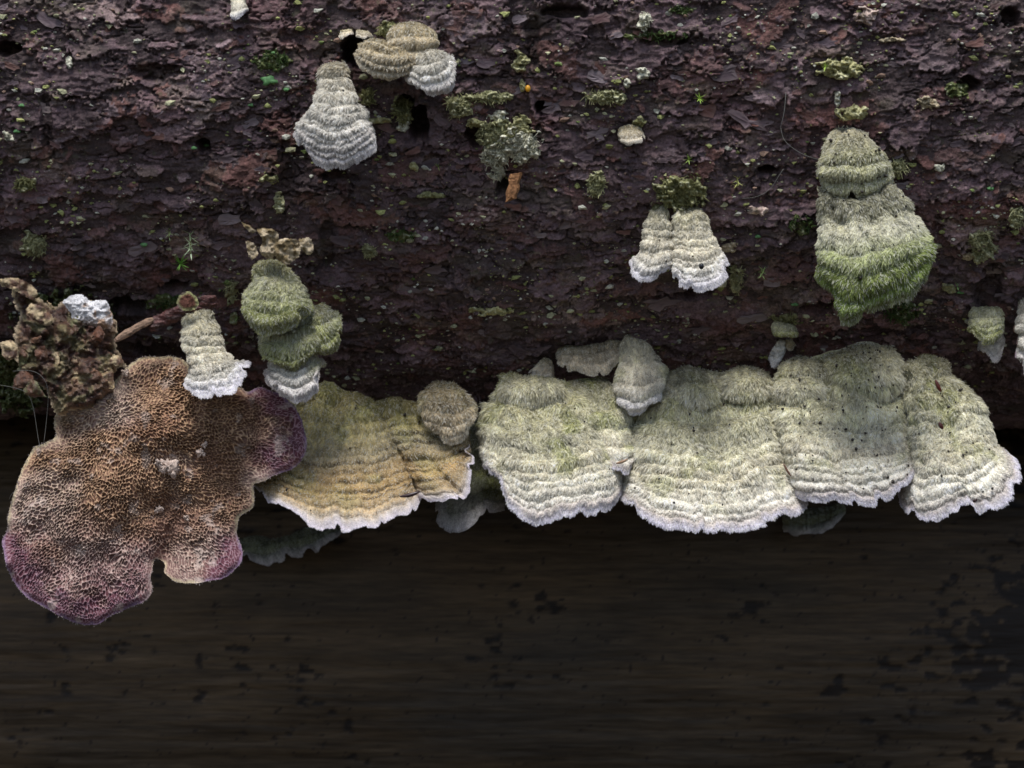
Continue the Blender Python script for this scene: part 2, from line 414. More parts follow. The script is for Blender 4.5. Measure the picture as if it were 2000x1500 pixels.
def cap(root, curves, out, pal, zones=6, ridge=6, yb=None, hl=(14, 12, 8), lift=.45, dens=.20, green=0.0, edge=.45, thick=12, rimw=3.0, specks=0, embed=14, grit=0.0, crease=0, name='cap'):
    zones = int(round(zones * 1.45)) if zones > 6 else zones
    nseed[0] += 1; sd_ = nseed[0] * 37
    g = np.random.default_rng(sd_)
    allp = np.concatenate([np.asarray(c, float) for c in curves])
    wd = max(np.hypot(*np.diff(chaikin(c), axis=0).T).sum() for c in curves)
    ht = max(np.hypot(*(np.asarray(curves[-1], float).mean(0) - np.asarray(curves[0], float).mean(0))), 12)
    nu = int(np.clip(wd / 3.2, 14, 180)); nv = int(np.clip(ht * 1.15 / 2.6, 14, 150))
    C = np.stack([resample(c, nu, 1 if k == len(curves) - 1 else 2) for k, c in enumerate(curves)])
    cen = C.mean(1); dd = np.concatenate([[0], np.cumsum(np.hypot(*np.diff(cen, axis=0).T) + 1e-3)]); tk = dd / dd[-1]
    t = np.linspace(0, 1, nv)
    def cr(vals):   # smooth interpolation along t (monotone hermite)
        vals = np.asarray(vals, float); m = np.gradient(vals, tk, axis=0) if len(tk) > 2 else np.repeat((vals[1:] - vals[:-1]) / (tk[1] - tk[0]), 2, 0)
        o = []
        for tt in t:
            k = min(np.searchsorted(tk, tt, side='right') - 1, len(tk) - 2); h = tk[k + 1] - tk[k]; s = (tt - tk[k]) / h
            o.append((2 * s ** 3 - 3 * s ** 2 + 1) * vals[k] + (s ** 3 - 2 * s ** 2 + s) * h * m[k] + (-2 * s ** 3 + 3 * s ** 2) * vals[k + 1] + (s ** 3 - s ** 2) * h * m[k + 1])
        return np.array(o)
    I = cr(C).transpose(1, 0, 2)                      # nu,nv,2
    u = np.linspace(0, 1, nu)
    O = cr(np.asarray(out, float))                    # nv
    ed = edge + (1 - edge) * np.sqrt(np.clip(1 - np.abs(2 * u - 1) ** 2.6, 0, 1))
    if yb is None:
        yy = bark_y(C[0][:, 0], C[0][:, 1]); yb = float(np.median(yy))
    U, T = np.meshgrid(u, t, indexing='ij')
    wamp = min(7, .035 * wd)
    I = I + wamp * np.stack([fbm(U * wd / 50 + 3, T * ht / 26, 3, sd_ + 31), fbm(U * wd / 50 + 9, T * ht / 40, 3, sd_ + 32)], -1) * 1.6 * (1 - .5 * T[..., None])
    # lobed, nibbled rim
    dirv = I[:, -1] - I[:, -2]; dirv /= np.linalg.norm(dirv, axis=1, keepdims=True) + 1e-9
    wob = rimw * (1.5 * fbm(u * wd / 26, u * 0 + sd_, 2, 3) + .7 * vn(u * wd / 6, u * 0, sd_)) - 3.5 * rimw * sstep(.45, .75, vn(u * wd / 17, u * 0 + 5, sd_ + 4))
    wob = wob * sstep(0, .06, u) * sstep(0, .06, 1 - u)
    I = I + dirv[:, None, :] * wob[:, None, None] * (T ** 6)[..., None]
    Y = yb + embed - (O[None, :] + embed * sstep(0, .12, T)) * lerp(1, ed[:, None], sstep(0, .3, T))
    Y = Y + 7 * fbm(U * wd / 90, T * ht / 70, 2, sd_ + 1)
    Pp = P3(I[..., 0], I[..., 1], Y)
    def normals(Q):
        du = np.gradient(Q, axis=0); dv = np.gradient(Q, axis=1)
        n = np.cross(dv, du); n /= np.linalg.norm(n, axis=-1, keepdims=True) + 1e-9
        if n[..., 1].mean() > 0: n = -n
        return n, dv / (np.linalg.norm(dv, axis=-1, keepdims=True) + 1e-9)
    N, _ = normals(Pp)
    # concentric growth zones
    tw = np.clip(T + (.05 * (1 - .6 * T) * fbm(U * wd / 70, T * 2, 3, sd_ + 2) + .008 * vn(U * wd / 9, T * 3, sd_ + 12)) * sstep(0, .04, 1 - T), 0, 1.0001)
    zb = np.sort(np.concatenate([[0, 1.0001], (np.arange(1, zones) + g.uniform(-.36, .36, zones - 1)) / zones])); zb = zb ** (.70 if ht > 150 else .9)
    zi = np.clip(np.searchsorted(zb, tw, side='right') - 1, 0, zones - 1)
    f = (tw - zb[zi]) / (zb[zi + 1] - zb[zi])
    amp = (g.uniform(.5, 1.25, zones) * np.clip(np.diff(zb) * 7.5, .35, 1.15))[zi]
    prof = np.sin(pi * np.clip(f, 0, 1) ** 1.25) ** .8 * amp
    disp = 1.75 * ridge * prof * (1 + .35 * fbm(U * wd / 45, T * 3, 2, sd_ + 21)) + 3.0 * fbm(U * wd / 26, T * ht / 22, 3, sd_ + 3) + (26 if ht > 200 else 12 if ht > 120 else 4) * fbm(U * wd / 62, T * ht / 50, 3, sd_ + 4) * (1 - T) ** .7
    for q in range(crease):
        u0 = g.uniform(.15, .85); disp = disp - 7 * np.exp(-((U - u0 - .03 * np.sin(T * 5)) * wd / 7) ** 2) * sstep(.2, .8, T)
    disp = disp * (.3 + .7 * sstep(0, .14, U) * sstep(0, .14, 1 - U)) * min(1, .35 + wd / 200)
    disp = disp * sstep(0, .05, T) * (1 - .8 * sstep(.93, 1, T))
    top = Pp + N * disp[..., None]
    N2, TG = normals(top)
    base = palette(PALS[pal], np.clip(tw, 0, 1))
    zl = g.uniform(.80, 1.16, zones); zl[-1] = 1.0; base = base * zl[zi][..., None]
    base = base * (1 + .22 * fbm(U * wd / 18, T * ht / 30, 3, sd_ + 23))[..., None]
    line = (sstep(.60 if pal == 'tan' else .78, .9, f) * (1 - sstep(.97, 1.0, f)) * (zi < zones - 1) * (T > .3) * (g.random(zones)[zi] < .6))
    base = base * (1 - (.72 if pal == 'tan' else .35) * line * sstep(-.3, .2, fbm(U * wd / 25, T * 4, 2, sd_ + 41)))[..., None]
    gm = np.clip(sstep(.0, .5, fbm(U * wd / 55, T * ht / 40, 3, sd_ + 5)) * green * sstep(1, .72, T), 0, 1)
    gcol = np.array([.42, .44, .17])
    base = lerp(base, gcol, gm[..., None])
    # darker line where each zone ends
    skin = lerp(base * .9, np.array([.20, .15, .10]), (line * .55)[..., None])
    skin *= (1 + .15 * fbm(U * wd / 9, T * ht / 9, 2, sd_ + 6))[..., None]
    o = meshobj(name, top.reshape(-1, 3), grid_faces(nu, nv), skin.reshape(-1, 3), M_cap, root)
    # underside
    tap = np.minimum.reduce([sstep(0, .10, 1 - T), sstep(0, .06, U) + .0, sstep(0, .06, 1 - U)])
    und = top + np.array([0, 1.0, 0]) * (1.5 * thick * tap + 1.5)[..., None]; und[:, :, 1] += 6 * sstep(0, .1, 1 - T) * np.abs(fbm(U * wd / 30, T * ht / 30, 2, sd_ + 51))
    uc = palette([(0, (.22, .15, .12)), (.8, (.30, .20, .20)), (1, (.48, .38, .50))], T)
    un = meshobj('underside', und.reshape(-1, 3), grid_faces(nu, nv, True), uc.reshape(-1, 3), M_under, root)
    un.parent = o
    # hairs
    dA = np.linalg.norm(np.cross(np.gradient(top, axis=0), np.gradient(top, axis=1)), axis=-1)
    bare = sstep(.25, .55, fbm(U * wd / 35, T * ht / 25, 3, sd_ + 8)) * .75
    wgt = dA * (1 - .7 * line) * (1 - bare * (T > .1)) * lerp(1, .25 + .75 * sstep(.1, .5, f), .8); tot = dA.sum()
    n = int(min(tot * dens * 2.1, 52000)); 
    if n > 20:
        pr = (wgt / wgt.sum()).ravel(); idx = g.choice(pr.size, n, p=pr)
        iu, iv = np.unravel_index(idx, T.shape)
        fu = g.random(n); fv = g.random(n); iu2 = np.minimum(iu + 1, nu - 1); iv2 = np.minimum(iv + 1, nv - 1)
        def samp(A):
            fu_, fv_ = (fu[:, None], fv[:, None]) if A.ndim == 3 else (fu, fv)
            return (A[iu, iv] * (1 - fu_) * (1 - fv_) + A[iu2, iv] * fu_ * (1 - fv_) + A[iu, iv2] * (1 - fu_) * fv_ + A[iu2, iv2] * fu_ * fv_)
        p0 = samp(top); nn = samp(N2); tg = samp(TG); tt = samp(T); ff = f[iu, iv]
        ln = np.interp(tt, [0, .55, .85, 1], [hl[0] * .9, hl[1] * .72, hl[2] * .72, hl[2] * .45]) * g.uniform(.45, 1.35, n) * lerp(.75, 1.25, sstep(.3, .9, ff))
        # tufts: neighbours lean together
        cxn = fbm(U[iu, iv] * wd / 9, T[iu, iv] * ht / 9, 2, sd_ + 9); cyn = fbm(U[iu, iv] * wd / 11 + 50, T[iu, iv] * ht / 11, 2, sd_ + 10)
        side = np.cross(tg, nn)
        lf = lift * g.uniform(.3, 1.6, n) * lerp(1, .35, sstep(.85, 1, tt))
        d1 = tg + nn * lf[:, None] + side * (cxn * .7 + g.normal(0, .22, n))[:, None] + nn * (cyn * .25)[:, None]
        d1 /= np.linalg.norm(d1, axis=1, keepdims=True)
        d2 = d1 + tg * .35 + g.normal(0, .22, (n, 3)) + np.array([0, 0, -.18]); d2 /= np.linalg.norm(d2, axis=1, keepdims=True)
        Hp = np.stack([p0 - nn * 1.5, p0 + d1 * (ln * .35)[:, None], p0 + d1 * (ln * .4)[:, None] + d2 * (ln * .3)[:, None], p0 + d1 * (ln * .4)[:, None] + d2 * (ln * .6)[:, None]], 1)
        tcu = np.floor(U[iu, iv] * wd / 9 ); tcv = np.floor(T[iu, iv] * ht / 9)
        du_px = (tcu + .5 + .6 * (_hash(tcu, tcv, sd_) - .5)) * 9 - (U[iu, iv] * wd + fu * wd / nu); dv_px = (tcv + .8) * 9 - (T[iu, iv] * ht + fv * ht / nv)
        DU = np.gradient(top, axis=0); DU = DU / (np.linalg.norm(DU, axis=-1, keepdims=True) + 1e-9); DUs = samp(DU)
        pull = .62 * sstep(1, .9, tt)
        for kk, wk in ((1, .2), (2, .6), (3, 1.0)):
            Hp[:, kk] += (DUs * (du_px * pull * wk)[:, None] + tg * (dv_px * pull * wk * .4)[:, None])
        hc = samp(base) * (.82 + .36 * _hash(tcu, tcv, sd_ + 3))[:, None] * g.uniform(.66, 1.26, n)[:, None] * (1 + .25 * cxn)[:, None]
        hc = lerp(hc, np.array([.88, .87, .80]) * (base.mean() + .45).clip(.5, 1), (g.random(n) < .26)[:, None] * .65)
        hairs('hairs', Hp, hc, [.95, .88, .65, .25], M_hair, o)
    if specks:
        Vs = []; Fs = []; q = 0
        for k in range(specks):
            a = int(g.uniform(.06, .94) * nu); b = int(g.uniform(.08, .92) * nv)
            if pal == 'pale' and g.random() < .4: b = int(b * .5)
            s = g.choice([1.6, 2.2, 3.2], p=[.5, .35, .15]); c = top[a, b] + N2[a, b] * (4 + s)
            v, fc = ico(); v = v * (1 + .2 * g.normal(0, 1, (len(v), 1))); Vs.append(v * s * np.array([1, 1, g.uniform(.8, 1.4)]) + c); Fs.append(fc + q); q += len(v)
        so = meshobj('dark_specks', np.concatenate(Vs), np.concatenate(Fs), np.tile([.025, .018, .013], (q, 1)), M_dot, root)
        so.parent = o; so['kind'] = 'stuff'
    return o, top, N2
def ico():
    t = (1 + 5 ** .5) / 2
    v = np.array([[-1, t, 0], [1, t, 0], [-1, -t, 0], [1, -t, 0], [0, -1, t], [0, 1, t], [0, -1, -t], [0, 1, -t], [t, 0, -1], [t, 0, 1], [-t, 0, -1], [-t, 0, 1]], float)
    v /= np.linalg.norm(v[0])
    f = np.array([[0, 11, 5], [0, 5, 1], [0, 1, 7], [0, 7, 10], [0, 10, 11], [1, 5, 9], [5, 11, 4], [11, 10, 2], [10, 7, 6], [7, 1, 8], [3, 9, 4], [3, 4, 2], [3, 2, 6], [3, 6, 8], [3, 8, 9], [4, 9, 5], [2, 4, 11], [6, 2, 10], [8, 6, 7], [9, 8, 1]])
    return v, f
def bracket(px, py, y, label, group='hairy bracket fungi on the log'):
    return empty('bracket_fungus', P3(px, py, y), label, 'fungus', group)
ROW = 'shelf fungi in the row along the underside of the log'
SMALL = 'small bracket fungi on the face of the bark'

# --- deep background brackets under the row
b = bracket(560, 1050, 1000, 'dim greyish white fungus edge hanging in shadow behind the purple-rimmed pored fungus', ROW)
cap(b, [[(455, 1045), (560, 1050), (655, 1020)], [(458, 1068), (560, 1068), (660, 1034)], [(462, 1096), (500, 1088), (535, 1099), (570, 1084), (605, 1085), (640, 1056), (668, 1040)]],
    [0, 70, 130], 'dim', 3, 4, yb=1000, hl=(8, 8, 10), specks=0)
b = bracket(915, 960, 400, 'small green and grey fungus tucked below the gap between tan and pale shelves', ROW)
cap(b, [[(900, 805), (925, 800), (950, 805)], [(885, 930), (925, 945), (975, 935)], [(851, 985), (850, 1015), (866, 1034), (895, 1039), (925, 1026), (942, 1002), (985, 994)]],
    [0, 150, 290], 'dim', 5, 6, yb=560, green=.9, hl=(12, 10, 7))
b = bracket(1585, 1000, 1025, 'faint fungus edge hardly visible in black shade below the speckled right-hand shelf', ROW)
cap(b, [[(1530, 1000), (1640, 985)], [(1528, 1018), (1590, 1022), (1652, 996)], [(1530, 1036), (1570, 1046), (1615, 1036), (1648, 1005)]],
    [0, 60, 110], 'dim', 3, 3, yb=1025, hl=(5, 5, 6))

# --- tan bracket behind the pored one
b = bracket(650, 760, 320, 'wide tan and yellow-green hairy shelf with a white frilled rim, behind the pored fungus', ROW)
cap(b, [[(730, 790), (775, 776), (820, 786), (860, 800)], [(755, 840), (830, 850), (905, 835)], [(790, 915), (850, 925), (915, 880)],
        [(815, 975), (850, 983), (880, 972), (898, 980), (911, 965), (917, 930), (927, 895), (919, 868)]], [0, 90, 165, 215], 'tan', 8, 5, yb=330, green=.25, hl=(12, 8, 3), dens=.11, crease=1, specks=6, lift=.35)
cap(b, [[(560, 790), (600, 752), (650, 742), (690, 765), (728, 795)], [(525, 850), (610, 862), (700, 860), (775, 850)], [(500, 925), (600, 950), (710, 955), (803, 920)],
        [(498, 953), (520, 978), (545, 985), (572, 996), (592, 1018), (625, 1031), (648, 1028), (672, 1040), (700, 1030), (727, 1028), (770, 1008), (800, 998), (823, 970)]],
    [0, 110, 200, 250], 'tan', 9, 5, yb=330, green=.3, hl=(12, 9, 4), dens=.11, specks=14, lift=.35)
cap(b, [[(838, 758), (860, 744), (886, 750)], [(826, 785), (870, 800), (918, 785)], [(832, 828), (852, 850), (890, 862), (912, 845), (924, 812)]], [0, 90, 110], 'tanfan', 6, 6, yb=290, hl=(15, 18, 12), lift=.7, green=.3, dens=.22)

# --- pale row
b = bracket(1050, 760, 330, 'rounded pale green furry shelf with lilac-white rim, right of the dark gap', ROW)
cap(b, [[(1095, 748), (1140, 735), (1180, 735), (1205, 760)], [(1120, 810), (1170, 815), (1225, 800)], [(1150, 865), (1195, 885), (1238, 870)], [(1170, 905), (1200, 930), (1222, 925), (1240, 900)]], [0, 80, 140, 170], 'pale', 5, 7, yb=330, green=.7, hl=(15, 14, 8), lift=.6)
cap(b, [[(985, 748), (1020, 738), (1080, 742), (1110, 752)], [(940, 820), (1000, 838), (1090, 838), (1165, 805)], [(945, 880), (1010, 915), (1100, 915), (1205, 880)],
        [(946, 905), (960, 925), (980, 940), (986, 975), (1005, 1004), (1040, 1018), (1068, 1023), (1084, 1006), (1120, 1008), (1155, 1003), (1190, 985), (1205, 968), (1222, 950)]],
    [0, 130, 205, 245], 'pale', 8, 8, yb=330, green=.6, hl=(19, 17, 10), lift=.6, specks=10, edge=.3)
cap(b, [[(990, 742), (1020, 735), (1085, 742)], [(980, 765), (1030, 770), (1100, 765)], [(985, 780), (1010, 792), (1060, 794), (1100, 782)]], [6, 92, 84], 'mound', 2, 5, rimw=1, yb=330, hl=(16, 17, 20), lift=.7, green=.2)
b = bracket(1390, 740, 330, 'broadest furry white-green shelf in the middle of the pale row', ROW)
cap(b, [[(1240, 770), (1290, 728), (1400, 722), (1510, 735)], [(1232, 840), (1320, 850), (1430, 850), (1515, 815)], [(1222, 920), (1320, 945), (1440, 950), (1548, 905)],
        [(1208, 962), (1225, 980), (1246, 984), (1250, 1008), (1275, 1022), (1310, 1030), (1355, 1034), (1400, 1030), (1435, 1041), (1470, 1028), (1505, 1024), (1545, 1010), (1576, 990), (1570, 955)]],
    [0, 140, 225, 275], 'pale', 10, 8, yb=330, green=.45, hl=(18, 16, 11), lift=.55, specks=26, edge=.35)
cap(b, [[(1300, 735), (1340, 716), (1395, 724)], [(1292, 765), (1340, 775), (1402, 765)], [(1298, 785), (1330, 800), (1370, 796), (1404, 778)]], [6, 88, 80], 'mound', 2, 5, rimw=1, yb=330, hl=(16, 18, 20), lift=.7, green=.3)
cap(b, [[(1415, 730), (1450, 718), (1498, 728)], [(1408, 755), (1455, 764), (1508, 752)], [(1412, 768), (1440, 784), (1480, 780), (1508, 762)]], [6, 88, 80], 'mound', 2, 5, rimw=1, yb=330, hl=(16, 18, 20), lift=.7, green=.6)
b = bracket(1640, 700, 330, 'pale furry shelf peppered with dark specks, second from the right in the row', ROW)
cap(b, [[(1508, 760), (1550, 705), (1620, 682), (1700, 665), (1760, 700)], [(1512, 810), (1600, 832), (1680, 825), (1770, 800)], [(1528, 880), (1640, 905), (1778, 875)],
        [(1545, 950), (1556, 972), (1600, 978), (1650, 976), (1700, 987), (1728, 974), (1760, 955), (1785, 930), (1784, 900)]],
    [0, 120, 195, 235], 'pale', 9, 8, yb=300, green=.35, hl=(16, 14, 8), lift=.6, specks=110, edge=.4)
cap(b, [[(1535, 715), (1560, 695), (1600, 705)], [(1515, 755), (1560, 768), (1612, 750)], [(1515, 778), (1550, 794), (1590, 790), (1622, 768)]], [6, 92, 84], 'mound', 2, 5, rimw=1, yb=320, hl=(16, 18, 20), lift=.7, green=.2, specks=10)
cap(b, [[(1630, 690), (1680, 664), (1740, 680)], [(1628, 735), (1690, 750), (1762, 728)], [(1638, 765), (1680, 788), (1725, 785), (1768, 752)]], [6, 90, 84], 'mound', 2, 5, rimw=1, yb=310, hl=(16, 18, 20), lift=.7, green=.45, specks=45)
b = bracket(1820, 740, 300, 'rightmost large furry shelf, fan shaped with grey-white scalloped rim', ROW)
cap(b, [[(1745, 712), (1790, 695), (1830, 715)], [(1768, 810), (1830, 812), (1912, 790)], [(1772, 890), (1850, 915), (1945, 870)],
        [(1757, 962), (1762, 990), (1785, 1008), (1808, 1015), (1850, 1001), (1885, 994), (1902, 984), (1908, 1002), (1935, 999), (1960, 984), (1985, 962), (1996, 935), (1985, 900), (1960, 878)]],
    [0, 120, 190, 225], 'pale', 9, 7, yb=300, green=.5, hl=(16, 13, 9), lift=.55, specks=40, edge=.4)
# small ones over the row
b = bracket(1232, 660, 250, 'teardrop furry fungus hanging over the joint of two pale shelves', SMALL)
cap(b, [[(1222, 655), (1245, 655)], [(1214, 700), (1250, 705), (1282, 700)], [(1204, 750), (1250, 768), (1300, 738)], [(1212, 785), (1235, 808), (1260, 800), (1283, 775)]], [0, 60, 130, 140], 'cream', 5, 6, hl=(8, 11, 11), lift=.45, green=.5, dens=.3)
b = bracket(1150, 685, 260, 'flat beige furry flap with a raised right corner above the pale row', SMALL)
cap(b, [[(1090, 678), (1130, 672), (1180, 684), (1206, 656)], [(1088, 695), (1140, 700), (1212, 680)], [(1094, 710), (1106, 727), (1130, 720), (1146, 733), (1175, 731), (1195, 712), (1218, 690)]], [8, 45, 75], 'beige', 3, 5, hl=(7, 9, 8), lift=.5, dens=.28)
b = bracket(1070, 705, 270, 'tiny pinkish beige fungus left of the flat beige flap', SMALL)
cap(b, [[(1066, 697), (1074, 699)], [(1048, 715), (1062, 720), (1078, 715)], [(1034, 726), (1046, 743), (1057, 746), (1064, 737), (1079, 736)]], [8, 30, 45], 'beige', 3, 3, hl=(8, 8, 7), dens=.25)

# --- top group
b = bracket(655, 135, 20, 'white pear-shaped shaggy fungus with stacked ridges, near the top hole', SMALL)
cap(b, [[(648, 122), (670, 118)], [(628, 148), (655, 155), (678, 145)], [(622, 178), (655, 188), (692, 182)], [(588, 240), (650, 262), (716, 238)],
        [(575, 262), (585, 290), (612, 320), (655, 337), (682, 334), (700, 312), (722, 302), (733, 285), (728, 255)]], [4, 30, 60, 105, 90], 'white', 8, 8, hl=(12, 12, 8), lift=.5, dens=.24, specks=5, edge=.45)
b = bracket(780, 70, 20, 'three-lobed fungus, brown furry lobes with one white fan lobe at right', SMALL)
cap(b, [[(765, 60), (800, 35), (840, 55)], [(760, 85), (805, 75), (852, 80)], [(762, 105), (790, 125), (820, 128), (850, 100)]], [8, 60, 70], 'tanfan', 3, 6, hl=(8, 8, 8), dens=.2)
cap(b, [[(722, 74), (760, 84), (800, 82)], [(705, 95), (760, 112), (815, 100)], [(697, 112), (710, 134), (740, 148), (778, 151), (805, 138), (822, 118)]], [25, 75, 70], 'tanfan', 5, 6, hl=(8, 10, 8), dens=.25)
cap(b, [[(822, 108), (852, 98)], [(808, 128), (848, 138), (880, 112)], [(794, 152), (812, 168), (840, 184), (872, 180), (888, 160), (889, 132), (880, 112)]], [60, 95, 90], 'white', 4, 5, hl=(11, 12, 8), dens=.25)
b = bracket(695, 55, 10, 'two thin pale fungus flaps at the edge of the top hole', SMALL)
cap(b, [[(665, 58), (688, 55)], [(662, 72), (675, 73), (690, 66)]], [8, 24], 'beige', 3, 2, hl=(3, 3, 3), dens=.05)
cap(b, [[(698, 58), (720, 62)], [(695, 70), (710, 78), (728, 72)]], [8, 24], 'beige', 2, 2, hl=(3, 3, 3), dens=.05)
b = bracket(466, 10, 0, 'small cream fungus scrap cut by the top edge of the frame', SMALL)
cap(b, [[(450, -8), (480, -5)], [(452, 12), (480, 8)], [(451, 34), (462, 40), (474, 28), (484, 22)]], [8, 35, 50], 'cream', 3, 3, hl=(3, 3, 3), dens=.05)

# --- pair
b = bracket(1320, 405, 80, 'pair of fused white furry tongues with a black dot, under a green crust', SMALL)
cap(b, [[(1276, 402), (1300, 402)], [(1262, 450), (1288, 458), (1312, 455)], [(1250, 492), (1280, 505), (1314, 495)], [(1232, 508), (1234, 532), (1248, 549), (1275, 546), (1300, 535), (1316, 516)]], [8, 55, 85, 95], 'cream', 7, 6, hl=(8, 9, 8), dens=.24, specks=3)
cap(b, [[(1330, 403), (1362, 403)], [(1316, 450), (1350, 460), (1386, 452)], [(1315, 500), (1360, 512), (1402, 492)], [(1314, 518), (1313, 545), (1335, 562), (1360, 569), (1392, 560), (1412, 546), (1424, 522), (1414, 502)]], [8, 60, 95, 105], 'cream', 8, 6, hl=(9, 10, 9), dens=.24, specks=3)

# --- big green one on the right
b = bracket(1680, 300, 50, 'large two-tiered mossy green fungus with drooping tip, right part of the bark', SMALL)
cap(b, [[(1600, 365), (1660, 372), (1740, 355)], [(1602, 430), (1690, 450), (1782, 418)], [(1602, 505), (1690, 530), (1814, 470)],
        [(1600, 548), (1625, 572), (1640, 600), (1642, 626), (1672, 628), (1690, 612), (1725, 598), (1768, 582), (1788, 562), (1800, 540), (1820, 505), (1818, 480)]],
    [45, 85, 135, 110], 'greenwhite', 5, 6, yb=60, hl=(10, 15, 16), lift=.55, dens=.26, specks=12, edge=.45, embed=20)
cap(b, [[(1628, 262), (1655, 248), (1690, 262)], [(1603, 315), (1660, 320), (1722, 305)], [(1604, 360), (1625, 378), (1660, 384), (1705, 380), (1742, 352)]], [14, 70, 62], 'greytop', 4, 5, yb=50, hl=(10, 11, 10), dens=.26, lift=.9, specks=22)

# --- right small ones
b = bracket(1930, 620, 200, 'small two-step fungus with furry tan upper and ridged white lower lobe', SMALL)
cap(b, [[(1918, 650), (1952, 640)], [(1912, 668), (1935, 678), (1960, 660)], [(1908, 684), (1925, 692), (1940, 707), (1952, 706), (1962, 672)]], [20, 50, 60], 'white', 5, 3, hl=(4, 4, 4), dens=.1)
cap(b, [[(1900, 598), (1955, 604)], [(1896, 630), (1925, 638), (1956, 625)], [(1892, 645), (1908, 668), (1936, 674), (1957, 650)]], [8, 55, 70], 'olive', 4, 5, hl=(8, 9, 9), dens=.22)
b = bracket(2010, 610, 190, 'pale ridged fungus cut by the right edge of the frame', SMALL)
cap(b, [[(1990, 585), (2040, 590)], [(1990, 640), (2010, 650), (2060, 640)], [(1985, 690), (1998, 725), (2020, 745), (2060, 740), (2080, 690)]], [8, 60, 80], 'white', 6, 5, hl=(6, 6, 6), dens=.2)
b = bracket(1530, 640, 190, 'shrivelled curled fungus scrap, cream and olive, left above the speckled shelf', SMALL)
cap(b, [[(1512, 625), (1548, 632)], [(1508, 640), (1530, 645), (1555, 645)], [(1515, 655), (1535, 662), (1558, 655)]], [6, 30, 35], 'olive', 2, 4, hl=(6, 6, 6), dens=.2)
cap(b, [[(1522, 662), (1534, 664)], [(1506, 685), (1520, 688), (1533, 684)], [(1500, 702), (1508, 717), (1518, 717), (1530, 695)]], [30, 50, 50], 'white', 4, 3, hl=(3, 3, 3), dens=.05)
cap(b, [[(1536, 660), (1545, 660)], [(1532, 675), (1545, 690), (1554, 675)]], [25, 35], 'brown', 2, 2, hl=(3, 3, 3), dens=.05)
b = bracket(1235, 250, 30, 'small straw-coloured fungus wedge above left of the fused pair', SMALL)
cap(b, [[(1206, 252), (1228, 240), (1250, 250)], [(1210, 268), (1235, 270), (1256, 262)], [(1213, 277), (1225, 284), (1240, 282), (1259, 270)]], [6, 38, 46], 'beige', 3, 3, hl=(5, 5, 3), dens=.12)

# --- left group
b = bracket(560, 540, 160, 'green mossy fungus of four stacked lobes with a white fan at its foot', SMALL)
cap(b, [[(530, 690), (575, 680), (615, 690)], [(525, 720), (575, 735), (628, 710)], [(516, 725), (526, 752), (555, 778), (590, 782), (618, 764), (634, 738), (632, 706)]], [70, 125, 140], 'white', 5, 5, yb=170, hl=(9, 10, 9), dens=.24, green=.5, embed=20)
cap(b, [[(590, 600), (625, 592)], [(598, 640), (630, 645), (660, 620)], [(600, 678), (625, 692), (650, 684), (664, 664), (666, 632), (658, 612)]], [50, 105, 105], 'olive', 4, 6, yb=160, hl=(12, 13, 10), dens=.25, green=.6, embed=20)
cap(b, [[(520, 630), (560, 615), (600, 598)], [(515, 665), (565, 675), (620, 645)], [(520, 690), (545, 715), (570, 724), (600, 705), (622, 672)]], [60, 120, 130], 'olive', 4, 8, yb=160, hl=(16, 18, 14), lift=.6, dens=.25, green=.4, embed=20)
cap(b, [[(508, 530), (535, 514), (562, 532)], [(480, 580), (540, 590), (596, 582)], [(476, 608), (490, 638), (525, 652), (565, 645), (602, 608)]], [8, 95, 125], 'olive', 5, 8, yb=120, hl=(12, 13, 11), dens=.26, lift=.65, green=.2)
b = bracket(400, 600, 150, 'white shaggy tower-shaped fungus standing over the big pored fungus', SMALL)
cap(b, [[(372, 606), (388, 590), (406, 602)], [(358, 640), (390, 648), (426, 638)], [(366, 690), (400, 700), (440, 690)], [(374, 718), (410, 730), (458, 705)],
        [(359, 748), (368, 763), (395, 772), (425, 770), (455, 764), (470, 748), (486, 722), (486, 710)]], [10, 90, 120, 150, 190], 'cream', 8, 8, yb=170, hl=(11, 10, 11), dens=.26, lift=.5)

